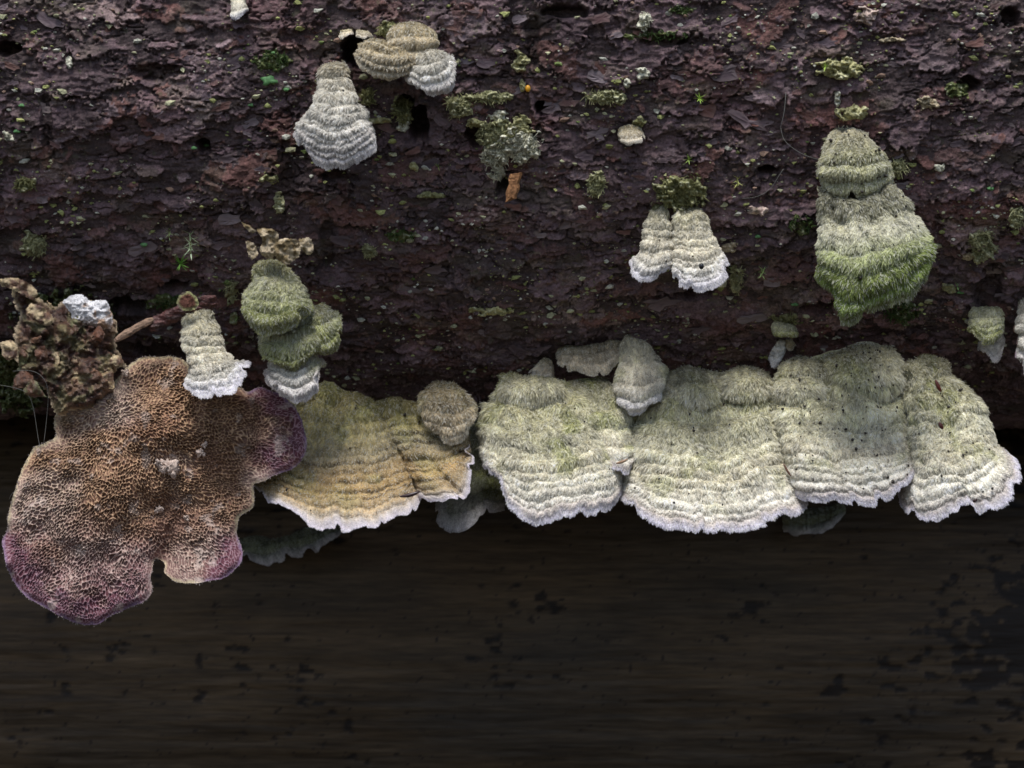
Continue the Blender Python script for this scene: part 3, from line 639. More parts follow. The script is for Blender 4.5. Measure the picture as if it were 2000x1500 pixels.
# ------------------------------------------------------------------ irregular sheets cut to an outline
def sdf(poly, x, y):
    poly = np.asarray(poly, float); d = np.full(x.shape, 1e9); ins = np.zeros(x.shape, bool); nx = np.zeros(x.shape); ny = np.zeros(x.shape)
    for (x0, y0), (x1, y1) in zip(poly, np.roll(poly, -1, 0)):
        ex, ey = x1 - x0, y1 - y0; tt = np.clip(((x - x0) * ex + (y - y0) * ey) / (ex * ex + ey * ey + 1e-9), 0, 1)
        qx, qy = x0 + tt * ex, y0 + tt * ey; dd = np.hypot(x - qx, y - qy); m = dd < d
        d[m] = dd[m]; nx[m] = qx[m]; ny[m] = qy[m]
        c = ((y0 > y) != (y1 > y)) & (x < (x1 - x0) * (y - y0) / (y1 - y0 + 1e-12) + x0); ins ^= c
    return np.where(ins, d, -d), nx, ny
def sheet(name, poly, step, yfun, relief, colfun, mat, parent, thick=8, rag=0, taper=10, backcol=(.2, .16, .12), seed=0, smooth=True, chk=1):
    """closed shell: front with relief, plain back, cut to the outline"""
    poly = chaikin(np.vstack([poly, poly[:1]]), chk)[:-1]
    x0, y0 = poly.min(0) - 3 * step; x1, y1 = poly.max(0) + 3 * step
    gx, gy = np.meshgrid(np.arange(x0, x1, step), np.arange(y0, y1, step), indexing='ij')
    d, qx, qy = sdf(poly, gx, gy)
    if rag: d = d + rag * fbm(gx / 9, gy / 9, 3, seed + 5)
    keep = d > -step * .75
    sx = gx.copy(); sy = gy.copy()
    if not rag:
        m = (d < step * .6) & keep; sx[m] = qx[m]; sy[m] = qy[m]
    dd = np.maximum(d, 0)
    if not rag: dd[m] = 0
    f = keep[:-1, :-1] & keep[1:, :-1] & keep[1:, 1:] & keep[:-1, 1:] & ((d[:-1, :-1] > 0) | (d[1:, 1:] > 0) | (d[1:, :-1] > 0) | (d[:-1, 1:] > 0))
    nyy = gx.shape[1]; I, J = np.nonzero(f); b = I * nyy + J
    F = np.stack([b, b + nyy, b + nyy + 1, b + 1], -1)
    tp = sstep(0, taper, dd)
    Y = yfun(sx, sy)
    front = P3(sx, sy, Y - relief(sx, sy, dd) * 1.0 - thick * .5 * tp)
    back = P3(sx, sy, Y + thick * .5 * tp + .3)
    C = colfun(sx, sy, dd)
    used = np.unique(F); mp = np.full(gx.size, -1); mp[used] = np.arange(len(used))
    F = mp[F]; n = len(used)
    V = np.concatenate([front.reshape(-1, 3)[used], back.reshape(-1, 3)[used]])
    CC = np.concatenate([C.reshape(-1, 3)[used], np.tile(backcol, (n, 1))])
    return meshobj(name, V, np.concatenate([F, F[:, ::-1] + n]), CC, mat, parent, smooth=smooth)

# --- the big upturned fungus showing its pores
PORE = [(240, 725), (262, 703), (300, 696), (330, 694), (358, 700), (372, 716), (380, 735), (400, 752), (440, 752), (470, 757), (483, 768), (500, 758), (518, 756), (535, 765), (550, 768), (566, 784),
        (582, 800), (595, 832), (602, 862), (592, 892), (575, 914), (545, 924), (526, 931), (514, 943), (492, 946), (499, 966), (496, 994), (478, 1002), (465, 1013), (462, 1040),
        (470, 1062), (474, 1088), (462, 1114), (438, 1132), (410, 1134), (372, 1141), (338, 1134), (322, 1118), (324, 1102), (306, 1091), (300, 1092), (300, 1110), (292, 1130), (298, 1153), (286, 1176),
        (250, 1188), (215, 1204), (200, 1216), (183, 1224), (140, 1214), (90, 1190), (45, 1164), (16, 1118), (8, 1084), (0, 1056), (16, 1036), (15, 1000), (30, 962), (40, 926),
        (56, 890), (64, 873), (86, 866), (112, 852), (102, 832), (108, 808), (136, 794), (178, 786), (205, 770), (222, 745)]
AC = np.array([235., 800.])
_p = resample(np.array(PORE + [PORE[0]], float), 520, 1)[:-1]; _i = np.arange(len(_p))
PORE = [tuple(q) for q in _p + 3.2 * np.stack([fbm(_i / 7, _i * 0, 3, 471), fbm(_i / 7, _i * 0 + 9, 3, 472)], -1)]
def pore_cells(x, y, seed=3):
    """walls between pores: jittered cells stretched away from the point of attachment"""
    dx, dy = x - AC[0], y - AC[1]; r = np.hypot(dx, dy) + 1; a = np.arctan2(dy, dx)
    wx = x + 9 * vn(x / 30, y / 30, 61) ; wy = y + 9 * vn(x / 30, y / 30, 62)
    ca_, sa_ = np.cos(a), np.sin(a)
    cs = 6.9
    gx = wx / cs; gy = wy / cs
    ix = np.floor(gx); iy = np.floor(gy); F1 = np.full(x.shape, 9.); F2 = F1.copy()
    for i in (-2, -1, 0, 1, 2):
        for j in (-2, -1, 0, 1, 2):
            cx_ = ix + i; cy_ = iy + j
            jx = cx_ + .5 + .42 * (_hash(cx_, cy_, seed) * 2 - 1); jy = cy_ + .5 + .42 * (_hash(cx_, cy_, seed + 7) * 2 - 1)
            ddx = gx - jx; ddy = gy - jy
            p = ddx * ca_ + ddy * sa_; q = -ddx * sa_ + ddy * ca_
            dd = np.hypot(p * .66, q * 1.36)
            n = dd < F1; F2 = np.where(n, F1, np.minimum(F2, dd)); F1 = np.where(n, dd, F1)
    return F2 - F1
def pore_y(x, y):
    # plate: rooted behind, flaring towards the viewer, edges curling
    v = (y - 700) / 500
    return 185 - 175 * np.clip(v, 0, 1) ** .8 + 35 * np.cos((x - 260) / 190) * .6 - 35 * np.exp(-((x - 330) / 26) ** 2 - ((y - 1080) / 80) ** 2) * -1 \
        + 52 * fbm(x / 105, y / 105, 3, 401) + 45 * sstep(430, 620, x) - 60 * np.exp(-((x - 300) / 120) ** 2 - ((y - 900) / 130) ** 2)
def purple(x, y, d):
    ang = fbm(x / 70, y / 70, 3, 411)
    e = sstep(100 + 50 * ang, 10, d)
    low = sstep(1000, 1140, y) * sstep(330, 200, x) + sstep(455, 540, x) * sstep(960, 880, y) + sstep(380, 440, x) * sstep(1030, 1080, y)
    left = sstep(70, 10, x) * sstep(1030, 1080, y)
    low = np.clip(low + left, 0, 1)
    b_ = .8 + .9 * fbm(x / 20, y / 20, 4, 415) + .3 * fbm(x / 120, y / 120, 2, 416)
    return np.clip((e * 1.1 + .35) * low * np.clip(b_ + .5 * sstep(26, 8, d), 0, 1.2), 0, 1)
def pore_rel(x, y, d):
    w_ = pore_cells(x, y)
    wall = 1 - sstep(.04, .30, w_ + .05 * vn(x / 7, y / 7, 63))
    teeth = .62 + .38 * vn(x / 5, y / 5, 64)
    dep = (11 + 6 * fbm(x / 30, y / 30, 2, 437)) * sstep(0, 26, d) * (1 - .45 * sstep(.2, .9, purple(x, y, d)))
    crust = sstep(.32, .6, fbm(x / 40, y / 40, 3, 431)) * sstep(900, 790, y)
    return dep * (wall * teeth - .5) * (1 - .6 * crust) + 5 * crust * fbm(x / 7, y / 7, 3, 433)
def pore_col(x, y, d):
    w_ = pore_cells(x, y); wall = 1 - sstep(.03, .28, w_)
    mix_ = sstep(-.25, .4, fbm(x / 110, y / 90, 3, 441))[..., None]
    wallc = lerp(np.array([.57, .37, .22]), np.array([.63, .49, .37]), mix_)
    wallc = lerp(wallc, np.array([.42, .22, .13]), (sstep(.0, .5, fbm(x / 80, y / 60, 3, 445)) * sstep(150, 350, x) * .7)[..., None])
    floor_ = lerp(np.array([.20, .11, .075]), np.array([.28, .19, .165]), mix_)
    c = lerp(floor_, wallc, wall[..., None])
    mv = (sstep(940, 1120, y + 50 * fbm(x / 60, y / 60, 3, 447)) * .55)[..., None]
    c = lerp(c, lerp(np.array([.17, .085, .08]), np.array([.50, .36, .33]), wall[..., None]), mv)
    pu = purple(x, y, d)[..., None]
    c = lerp(c, lerp(np.array([.12, .035, .055]), np.array([.38, .23, .28]), (wall ** 1.5)[..., None]), pu * .9)
    lil = sstep(7, 0, d + 3 * vn(x / 9, y / 9, 91))[..., None] * .8
    rimc = lerp(np.array([.55, .48, .30]), np.array([.27, .19, .31]), np.clip(pu * 1.6, 0, 1))
    c = lerp(c, rimc, lil * .85)
    wh = sstep(.30, .5, fbm(x / 26, y / 22, 4, 451))[..., None]
    c = lerp(c, np.array([.62, .52, .46]), wh * .45)
    cl = (sstep(860, 780, y) * sstep(260, 150, x) * sstep(-.2, .3, fbm(x / 14, y / 14, 3, 455)))[..., None]
    c = lerp(c, np.array([.34, .29, .20]), cl * .8)
    return c * .92
pf = empty('bracket_fungus', P3(235, 790, 200), 'big upturned fungus showing brown honeycomb pores with a purple rim', 'fungus', ROW)
sheet('pore_surface', PORE, 1.35, pore_y, pore_rel, pore_col, M_pore, pf, thick=16, taper=14, chk=0, backcol=(.5, .5, .42))
# short hairs round its edge
def edge_hairs(poly, yfun, parent, n, ln, colr, seed=1, spread=.5, zf=0):
    g = np.random.default_rng(seed); poly = chaikin(np.vstack([poly, poly[:1]]), 1); p = resample(poly, n, 0)
    tg = np.gradient(p, axis=0); nr = np.stack([-tg[:, 1], tg[:, 0]], -1); nr /= np.linalg.norm(nr, axis=1, keepdims=True) + 1e-9
    area = 0.5 * np.sum(poly[:-1, 0] * poly[1:, 1] - poly[1:, 0] * poly[:-1, 1])
    if area > 0: nr = -nr
    p = p + g.normal(0, 1.2, p.shape) - nr * 1.5
    L_ = ln * g.uniform(.4, 1.4, n)
    dv = nr + g.normal(0, spread, (n, 2)); dv /= np.linalg.norm(dv, axis=1, keepdims=True)
    y0 = yfun(p[:, 0], p[:, 1]) + zf + g.uniform(-3, 3, n)
    pts = [P3(*(p + dv * (L_ * k / 3)[:, None]).T, y0 + g.normal(0, 1.5, n) * k / 3) for k in range(4)]
    c = np.asarray(colr)[None] * g.uniform(.75, 1.25, (n, 1))
    return hairs('edge_hairs', np.stack(pts, 1), c, [1.0, .9, .7, .3], M_hair, parent)
edge_hairs(PORE, pore_y, pf, 700, 3, (.36, .31, .29), 5)
# pale crumbs stuck on the pores
g = np.random.default_rng(77)
def lump(name, px, py, y, rx, ry, rz, colr, mat, parent=None, seed=0, label=None, cat=None, group=None, rough=.35, n=2):
    v, f = ico()
    for _ in range(n):
        ed = {}; nf = []; vl = list(v)
        def mid(a, b):
            k = (min(a, b), max(a, b))
            if k not in ed:
                m = (vl[a] + vl[b]) / 2; ed[k] = len(vl); vl.append(m / np.linalg.norm(m))
            return ed[k]
        for a, b_, c in f:
            x, y_, z = mid(a, b_), mid(b_, c), mid(c, a); nf += [(a, x, z), (b_, y_, x), (c, z, y_), (x, y_, z)]
        v = np.array(vl); f = np.array(nf)
    nz = fbm(v[:, 0] * 1.7 + seed * 3.3, v[:, 2] * 1.7 + v[:, 1] * 1.3, 3, seed + 500)
    nz2 = vn(v[:, 0] * 5 + seed, v[:, 2] * 5 + v[:, 1] * 4, seed + 600)
    vv = v * (1 + rough * 1.6 * nz + rough * .6 * nz2)[:, None] * np.array([rx, ry, rz]); c = P3(px, py, y)
    cc = np.tile(colr, (len(v), 1)) * (1 + .35 * nz2)[:, None]
    o = meshobj(name, vv + c, f[:, ::-1], cc, mat, parent, origin=None if parent else c)
    if label: setp(o, label, cat, group)
    return o
for (px, py, r) in [(330, 912, 12), (340, 920, 8), (320, 918, 7), (311, 905, 8), (310, 997, 6), (364, 1012, 5), (393, 885, 7), (400, 870, 5), (245, 730, 7)]:
    lump('pale_crumb', px, py, float(pore_y(np.array(px * 1.), np.array(py * 1.))) - 15, r, r * .7, r * .9, (.50, .40, .34), M_crust, pf, seed=int(px), rough=.9, n=3)

# ------------------------------------------------------------------ decayed mass at the left
def bumpy(a, b, s, seed): return lambda x, y, d: a * np.abs(fbm(x / s, y / s, 4, seed)) * 2 * sstep(0, 10, d) + b * sstep(0, 30, d)
dm = empty('rotten_fungus', P3(130, 640, 150), 'rotten brown crumpled fungus with a bone-white crust on top, at the left edge', 'fungus')
ROT = [(18, 552), (60, 562), (80, 590), (105, 600), (120, 590), (160, 580), (222, 610), (228, 640), (222, 670), (248, 712), (232, 715), (215, 735), (230, 770), (215, 800), (150, 800), (110, 815), (95, 770), (70, 745), (40, 735), (30, 690), (28, 640), (42, 618), (30, 595)]
def rotcol(x, y, d):
    n1 = fbm(x / 34, y / 34, 4, 511); n2 = fbm(x / 12, y / 12, 3, 513)
    c = lerp(np.array([.045, .018, .012]), np.array([.13, .075, .045]), sstep(-.15, .4, n1)[..., None])
    c = lerp(c, np.array([.30, .22, .13]), (sstep(.25, .6, n2) * .6)[..., None])
    c = lerp(c, np.array([.22, .22, .10]), (sstep(.1, .4, fbm(x / 20, y / 20, 2, 515)) * .35)[..., None])
    return lerp(c, np.array([.50, .40, .26]), (sstep(9, 0, d) * .6)[..., None])
sheet('rotten_flesh', ROT, 1.8, lambda x, y: 170 - .18 * (y - 560) + 10 * fbm(x / 50, y / 50, 2, 3), lambda x, y, d: 60 * np.abs(fbm(x / 44, y / 36, 4, 501)) * sstep(0, 12, d) + 9 * fbm(x / 8, y / 8, 2, 502) * sstep(0, 8, d) + 22 * sstep(0, 40, d), rotcol, M_wet, dm, thick=10, rag=6, seed=9)
WHC = [(122, 592), (138, 574), (165, 577), (178, 590), (205, 584), (218, 605), (222, 638), (195, 645), (170, 636), (145, 630), (138, 610)]
sheet('white_crust', WHC, 1.6, lambda x, y: 118 + 0 * x, lambda x, y, d: 12 * np.abs(fbm(x / 11, y / 8, 4, 521)) * sstep(0, 6, d) + 8 * sstep(0, 20, d),
      lambda x, y, d: lerp(np.array([.66, .65, .66]) * (1 + .2 * fbm(x / 6, y / 6, 3, 525))[..., None], np.array([.40, .27, .19]), (sstep(.1, .4, fbm(x / 18, y / 18, 3, 523)) + sstep(615, 640, y) * .8).clip(0, 1)[..., None]), M_crust, dm, thick=10, rag=3)
FL0 = []
_g = np.random.default_rng(41)
for _k in range(14):
    _x = _g.uniform(30, 215); _y = _g.uniform(590, 790); _a = np.sort(_g.uniform(0, 2 * pi, 7)); _r = _g.uniform(9, 24)
    FL0.append([(_x + _r * _q * cos(_t) * 1.1, _y + _r * _q * sin(_t)) for _t, _q in zip(_a, _g.uniform(.55, 1.3, 7))])
FL = FL0 + [[(0, 545), (30, 542), (58, 552), (76, 572), (66, 588), (48, 578), (20, 562), (0, 560)], [(60, 592), (90, 600), (108, 625), (95, 640), (70, 628), (45, 612)], [(220, 690), (236, 698), (250, 718), (232, 716), (214, 708)],
      [(130, 700), (158, 702), (162, 728), (140, 732), (122, 716)], [(0, 668), (28, 664), (38, 690), (24, 705), (6, 700)], [(100, 690), (118, 686), (116, 712), (104, 716)]]
for k, p in enumerate(FL):
    sheet('torn_flap', p, 1.8, lambda x, y, k=k: 108 - .10 * (y - 600) + 9 * (k % 3) + .25 * ((x * (1 if k % 2 else -1) + y) % 37) * 0 + 16 * fbm(x / 30, y / 30, 2, 560 + k) + 8 * fbm(x / 20, y / 20, 2, 530 + k), lambda x, y, d: 10 * np.abs(fbm(x / 16, y / 12, 3, 531)) * sstep(0, 5, d),
          lambda x, y, d, k=k: lerp([np.array([.26, .19, .10]), np.array([.12, .05, .028]), np.array([.15, .15, .07]), np.array([.16, .08, .045])][k % 4] if k < 14 else np.array([.44, .34, .20]), np.array([.10, .05, .03]), sstep(-.2, .3, fbm(x / 15, y / 15, 3, 533 + k))[..., None]), M_wet, dm, thick=5, rag=2, seed=k)

# ------------------------------------------------------------------ lichen and moss clumps, individually
LG = 'lichen and algae crusts on the bark'
LC = {'g': (.36, .36, .20), 'y': (.42, .40, .20), 'w': (.58, .57, .45), 'p': (.58, .44, .38), 'd': (.11, .13, .045), 'o': (.26, .26, .12), 't': (.48, .40, .27)}
CL = [
 (1006, 285, 48, 32, 'w', 'shaggy white-green lichen mass, the largest crust, above the orange wood chip'),
 (965, 262, 34, 26, 'g', 'grey lichen tuft joined to the left of the shaggy white-green mass'),
 (968, 306, 30, 24, 'w', 'cream lichen lump between the shaggy mass and its white woolly foot'),
 (1012, 248, 28, 22, 'y', 'yellowish frill above the shaggy white-green lichen mass'),
 (895, 208, 26, 22, 'g', 'round grey-green crust right of the white fan lobe'),
 (955, 190, 44, 11, 'g', 'long olive lichen strip above the shaggy white lichen mass'),
 (972, 227, 18, 11, 'w', 'pale lichen tuft between the olive strip and the white lichen mass'),
 (928, 240, 20, 9, 'y', 'yellowish sausage-shaped lichen left of the white lichen mass'),
 (972, 340, 18, 14, 'w', 'white woolly dab at the foot of the lichen mass'),
 (1018, 118, 16, 24, 'y', 'yellow-green lichen streak above the orange bead'),
 (1020, 165, 6, 14, 'y', 'narrow yellow lichen strip touching the orange bead'),
 (1258, 42, 13, 20, 'w', 'pale lichen tuft near the top edge, left of the mossy hollow'),
 (1256, 143, 14, 12, 'w', 'cream lichen dab two thumbs above the straw-coloured wedge'),
 (1224, 162, 8, 10, 'w', 'tiny white cone of lichen up left of the star moss'),
 (1185, 190, 44, 13, 'g', 'branching grey-green lichen strip left of the star moss'),
 (1250, 238, 14, 10, 'o', 'olive tuft growing on the straw-coloured fungus wedge'),
 (1690, 32, 22, 17, 'p', 'pinkish white crust near the top edge on the right'),
 (1738, 78, 28, 5, 't', 'thin cream line of lichen along a bark ledge under the pinkish crust'),
 (1640, 132, 46, 20, 'y', 'wide yellow-green lichen spread above the large green fungus'),
 (1636, 190, 6, 16, 'w', 'thin upright pale lichen finger above the large green fungus'),
 (1668, 222, 34, 16, 'y', 'crumbly yellowish lichen right on top of the large green fungus'),
 (1810, 200, 26, 13, 't', 'straw lichen shelf on a bark lip, upper right'),
 (1868, 175, 19, 16, 'd', 'green leafy lobe in the hollow at upper right'),
 (1655, 262, 28, 14, 'w', 'white chalky knob capping the large green fungus'),
 (1755, 328, 18, 17, 'g', 'grey-green lichen right of the neck of the large green fungus'),
 (1834, 328, 11, 8, 'w', 'small whitish crumb of lichen alone on the right bark'),
 (1918, 480, 26, 30, 'g', 'forked grey lichen on the right, above the two-step fungus'),
 (1895, 500, 18, 9, 't', 'curled tan rim of lichen below the forked grey lichen'),
 (1985, 425, 14, 22, 'g', 'grey lichen lump at the right edge of the frame'),
 (1852, 562, 17, 10, 'g', 'low lichen scatter between green fungus and two-step fungus'),
 (1330, 375, 50, 32, 'o', 'round olive crust from which the fused pair hangs'),
 (1282, 408, 13, 14, 'g', 'grey-green lump on the left tongue of the fused pair'),
 (1438, 545, 15, 27, 'g', 'grey-white crust touching the right side of the fused pair'),
 (1412, 555, 9, 11, 'w', 'small pale scale beside the foot of the right tongue'),
 (1425, 482, 14, 12, 't', 'tan lump up right of the fused pair'),
 (1165, 362, 18, 25, 'g', 'pale lichen smear left of the olive crust'),
 (958, 608, 40, 9, 'y', 'flat yellow-green lichen strip low in the middle of the bark'),
 (840, 382, 26, 7, 'o', 'thin olive lichen line left of the wood chip'),
 (806, 326, 11, 8, 'y', 'small yellow lichen dab under the lower hole'),
 (738, 235, 24, 6, 'y', 'yellow lichen ridge right of the white pear-shaped fungus'),
 (718, 190, 15, 17, 'o', 'brown-green jelly lobes beside the white pear-shaped fungus'),
 (784, 215, 19, 30, 'o', 'dull olive fan in the shade of the three-lobed fungus'),
 (788, 250, 12, 16, 'w', 'white frayed tuft left of the lower hole'),
 (720, 490, 14, 16, 'g', 'small pale lichen alone right of the shrivelled scraps'),
 (452, 568, 11, 24, 'g', 'pale upright lichen blot between moss and green stacked fungus'),
 (456, 622, 10, 12, 'o', 'olive blot below the pale upright lichen'),
 (68, 478, 25, 26, 'g', 'ring-shaped grey lichen at the left, above the rotten fungus'),
 (15, 266, 11, 12, 'w', 'white tuft at the left edge of the frame'),
 (48, 360, 20, 14, 'o', 'olive crumbs of lichen near the left edge'),
 (545, 395, 10, 22, 'g', 'grey upright lichen streak above the shrivelled scraps'),
 (530, 350, 20, 10, 'o', 'olive lichen below left of the white pear-shaped fungus'),
 (135, 120, 9, 12, 'w', 'small white dab near the upper left corner'),
 (1532, 625, 26, 11, 'o', 'olive crust on the shrivelled curled fungus scrap'),
 (1478, 412, 20, 10, 'p', 'reddish pink raw patch of bark right of the olive crust'),
 (760, 60, 22, 16, 'o', 'brown-olive clot behind the three-lobed fungus'),
]
def clump(px, py, rx, ry, k, label, name='lichen_clump', cat='lichen', lift=4, hgt=None, group=LG):
    p, th = bark_at(px, py); sd_ = int(px * 7 + py); hgt = hgt or min(8 + .22 * (rx + ry), 26)
    st = 1.7 if max(rx, ry) < 70 else 2
    gx, gy = np.meshgrid(np.arange(-rx * 1.25, rx * 1.26, st), np.arange(-ry * 1.25, ry * 1.26, st), indexing='ij')
    n1 = fbm(gx / 11 + sd_, gy / 9, 4, 701); n2 = fbm(gx / 4.5 + sd_, gy / 4.5, 3, 702)
    d = 1 - np.sqrt((gx / rx) ** 2 + (gy / ry) ** 2) + .75 * n1
    Y = bark_y((gx + px).ravel(), (gy + py).ravel()).reshape(gx.shape)
    Ym = np.minimum(Y, np.median(Y) + 12)
    h = hgt * (.25 * sstep(0, .5, d) + .75 * np.abs(n1 + .3 * n2) * 1.6 * sstep(0, .35, d)) + 3.5 * n2 + lift
    h = np.where(d > 0, h, -12)
    V = P3(gx + px, gy + py, Ym - h)
    keep = d > -.12; f = keep[:-1, :-1] & keep[1:, :-1] & keep[1:, 1:] & keep[:-1, 1:]
    nyy = gx.shape[1]; I, J = np.nonzero(f); b_ = I * nyy + J
    if len(b_) < 6: return
    F = np.stack([b_, b_ + nyy, b_ + nyy + 1, b_ + 1], -1); used = np.unique(F); mp = np.full(gx.size, -1); mp[used] = np.arange(len(used))
    c = np.array(LC[k])[None, None] * (1 + .45 * n2 + .25 * n1)[..., None]
    c = lerp(c, np.array([.62, .62, .52]), (sstep(.15, .6, n2 + n1 * .4) * .35)[..., None]); c = lerp(c, np.array([.12, .11, .06]), (sstep(-.1, -.5, n1) * .6)[..., None])
    o = meshobj(name, V.reshape(-1, 3)[used], mp[F], c.reshape(-1, 3)[used], M_crust, origin=p)
    setp(o, label, cat, group)
    return o
for q in CL: clump(*q)
# frayed hairs on the shaggy lichens
def shag(px, py, rx, ry, colr, n, parent, ln=9, seed=1):
    g = np.random.default_rng(seed); a = g.uniform(0, 2 * pi, n); r = np.sqrt(g.random(n))
    x = px + rx * r * np.cos(a); y = py + ry * r * np.sin(a); yy = bark_y(x, y)
    m = fbm(x / 13, y / 11, 3, seed) > -.12; x, y, yy = x[m], y[m], np.minimum(yy[m], np.median(yy) + 10); n = len(x)
    p0 = P3(x, y, yy - g.uniform(2, 14, n))
    d = g.normal(0, 1, (n, 3)); d[:, 1] = -np.abs(d[:, 1]); d /= np.linalg.norm(d, axis=1, keepdims=True); d2 = d + g.normal(0, .5, (n, 3)) + [0, 0, -.3]
    L_ = (ln * g.uniform(.4, 1.4, n))[:, None]
    return hairs('fringe', np.stack([p0, p0 + d * L_ * .4, p0 + d * L_ * .5 + d2 * L_ * .25, p0 + d * L_ * .5 + d2 * L_ * .5], 1), np.array(colr)[None] * g.uniform(.6, 1.4, (n, 1)), [1.3, 1.1, .8, .4], M_hair, parent)
for o in list(col.objects):
    if o.name.startswith('lichen_clump'):
        L_ = o.get('label', '')
        for q in CL:
            if q[5] == L_ and q[4] in 'wgo' and q[2] * q[3] > 220:
                shag(q[0], q[1], q[2] * .9, q[3] * .9, LC[q[4]], int(q[2] * q[3] * .55), o, seed=int(q[0]))

# mossy clump at the left edge with threads
mc = clump(40, 740, 62, 62, 'd', 'dark green mossy clump at the left edge, beside the pored fungus', 'moss_clump', 'moss', lift=60, hgt=34, group='moss on the log')
if mc: shag(40, 740, 55, 60, (.20, .24, .10), 1500, mc, 14, 4)
clump(120, 640, 90, 70, 'd', 'dark mossy bark lump behind the rotten fungus', 'moss_clump', 'moss', lift=20, hgt=26, group='moss on the log')
for q in [(330, 590, 44, 15, 'bright green moss cushion in the hollow above the wood splinter'), (1330, 20, 20, 8, 'thin green moss in the long crack at the top'), (1760, 610, 34, 22, 'dark green moss film in shade right of the drooping green tip'), (530, 120, 34, 22, 'blackish green moss film left of the top hole'), (1285, 70, 60, 9, 'green moss streak in the hollow near the top centre'), (1565, 440, 24, 18, 'green moss film left of the large green fungus'), (780, 460, 30, 12, 'faint green film in the middle left of the bark')]:
    m = clump(q[0], q[1], q[2], q[3], 'd', q[4], 'moss_clump', 'moss', lift=1, hgt=9, group='moss on the log')
    if m:
        f = shag(q[0], q[1], q[2], q[3], (.06, .10, .03), int(q[2] * q[3] * .3), m, 7, int(q[0]))

# star moss sprigs with separate leaves
def leaf_mesh(L_, w_, bend):
    n = 5; V = []; F = []
    for k in range(n + 1):
        t = k / n; ww = w_ * math.sin(pi * min(.15 + .85 * t, 1)) ** .8 * (1 - t * .3); z = bend * t * t
        V += [(-ww / 2, L_ * t, z + ww * .2), (0, L_ * t, z), (ww / 2, L_ * t, z + ww * .2)]
        if k < n:
            a = 3 * k; F += [(a, a + 1, a + 4, a + 3), (a + 1, a + 2, a + 5, a + 4)]
    return np.array(V), np.array(F)
def sprig(px, py, size, n, label, colr=(.10, .20, .04), stem=0, out=30, seed=0):
    p, th = bark_at(px, py); g = np.random.default_rng(seed + int(px)); out += 16; colr = tuple(2.0 * q for q in colr); c = P3(px, py, p[1] - out)
    root = empty('moss_sprig', P3(px, py, p[1]), label, 'moss', 'star moss sprigs on the bark'); root.location = tuple(p * S)
    v = [p, P3(px, py + stem * .5, p[1] - out * .5), P3(px, py + stem, p[1] - out)]
    me = [mesh_data('leaf', *leaf_mesh(size * q, size * .17, size * .16), np.tile(np.array(colr) * q, (18, 1)), M_moss) for q in (.8, 1.0, 1.15)]
    # stem as thin tube
    V = []; F = []
    for k, q in enumerate(v):
        for j in range(5): V.append(q + 1.4 * np.array([cos(j * 2 * pi / 5), .2, sin(j * 2 * pi / 5)]))
    for k in range(2):
        for j in range(5): F.append((k * 5 + j, k * 5 + (j + 1) % 5, k * 5 + 5 + (j + 1) % 5, k * 5 + 5 + j))
    meshobj('stem', np.array(V), np.array(F), np.tile([.12, .12, .04], (15, 1)), M_moss, root)
    for k in range(n):
        f = k / n if stem else 1; q = v[0] * 0 + (v[2] * f + v[0] * (1 - f)); a = k * 2.399 + g.normal(0, .2)
        o = link('leaf', me[k % 3], root, q - p)
        dirv = mathutils.Vector((cos(a), -.35 - g.random() * .5, sin(a) * .9 - (.35 if stem else 0)))
        o.rotation_euler = dirv.to_track_quat('Y', 'Z').to_euler(); s = g.uniform(.7, 1.15); o.scale = (s, s, s)
for a in [(352, 515, 26, 12, 'wide star-shaped moss sprig over the hollow above the white tower', (.10, .21, .04), 0, 34), (372, 455, 20, 26, 'tall grey-green feathery moss sprig, upper one of three', (.24, .30, .20), 40, 30),
          (330, 446, 15, 12, 'small feathery moss sprig left of the tall one', (.18, .24, .12), 18, 22), (1366, 192, 15, 12, 'bright star moss sprig on the bark top centre right', (.20, .30, .06), 0, 16),
          (1488, 525, 17, 13, 'pale green moss sprig between fused pair and green fungus', (.20, .30, .12), 14, 20), (1345, 312, 14, 9, 'tiny moss star above the olive crust', (.18, .26, .06), 0, 12),
          (462, 622, 10, 9, 'tiny moss star right of the white tower', (.16, .24, .08), 0, 14), (1612, 130, 14, 8, 'small moss tuft in the wide yellow-green lichen', (.24, .34, .06), 0, 14),
          (1068, 200, 12, 9, 'tiny dark green moss tuft in the hole under the orange bead', (.06, .16, .03), 0, 6), (855, 325, 12, 7, 'little moss wisp under the lower hole', (.14, .20, .05), 0, 10),
          (1440, 345, 16, 10, 'yellowish moss tuft left of the small dark slit', (.28, .30, .10), 20, 14), (1870, 560, 14, 8, 'moss wisp beside the low lichen scatter', (.12, .22, .08), 0, 12)]:
    sprig(*a)

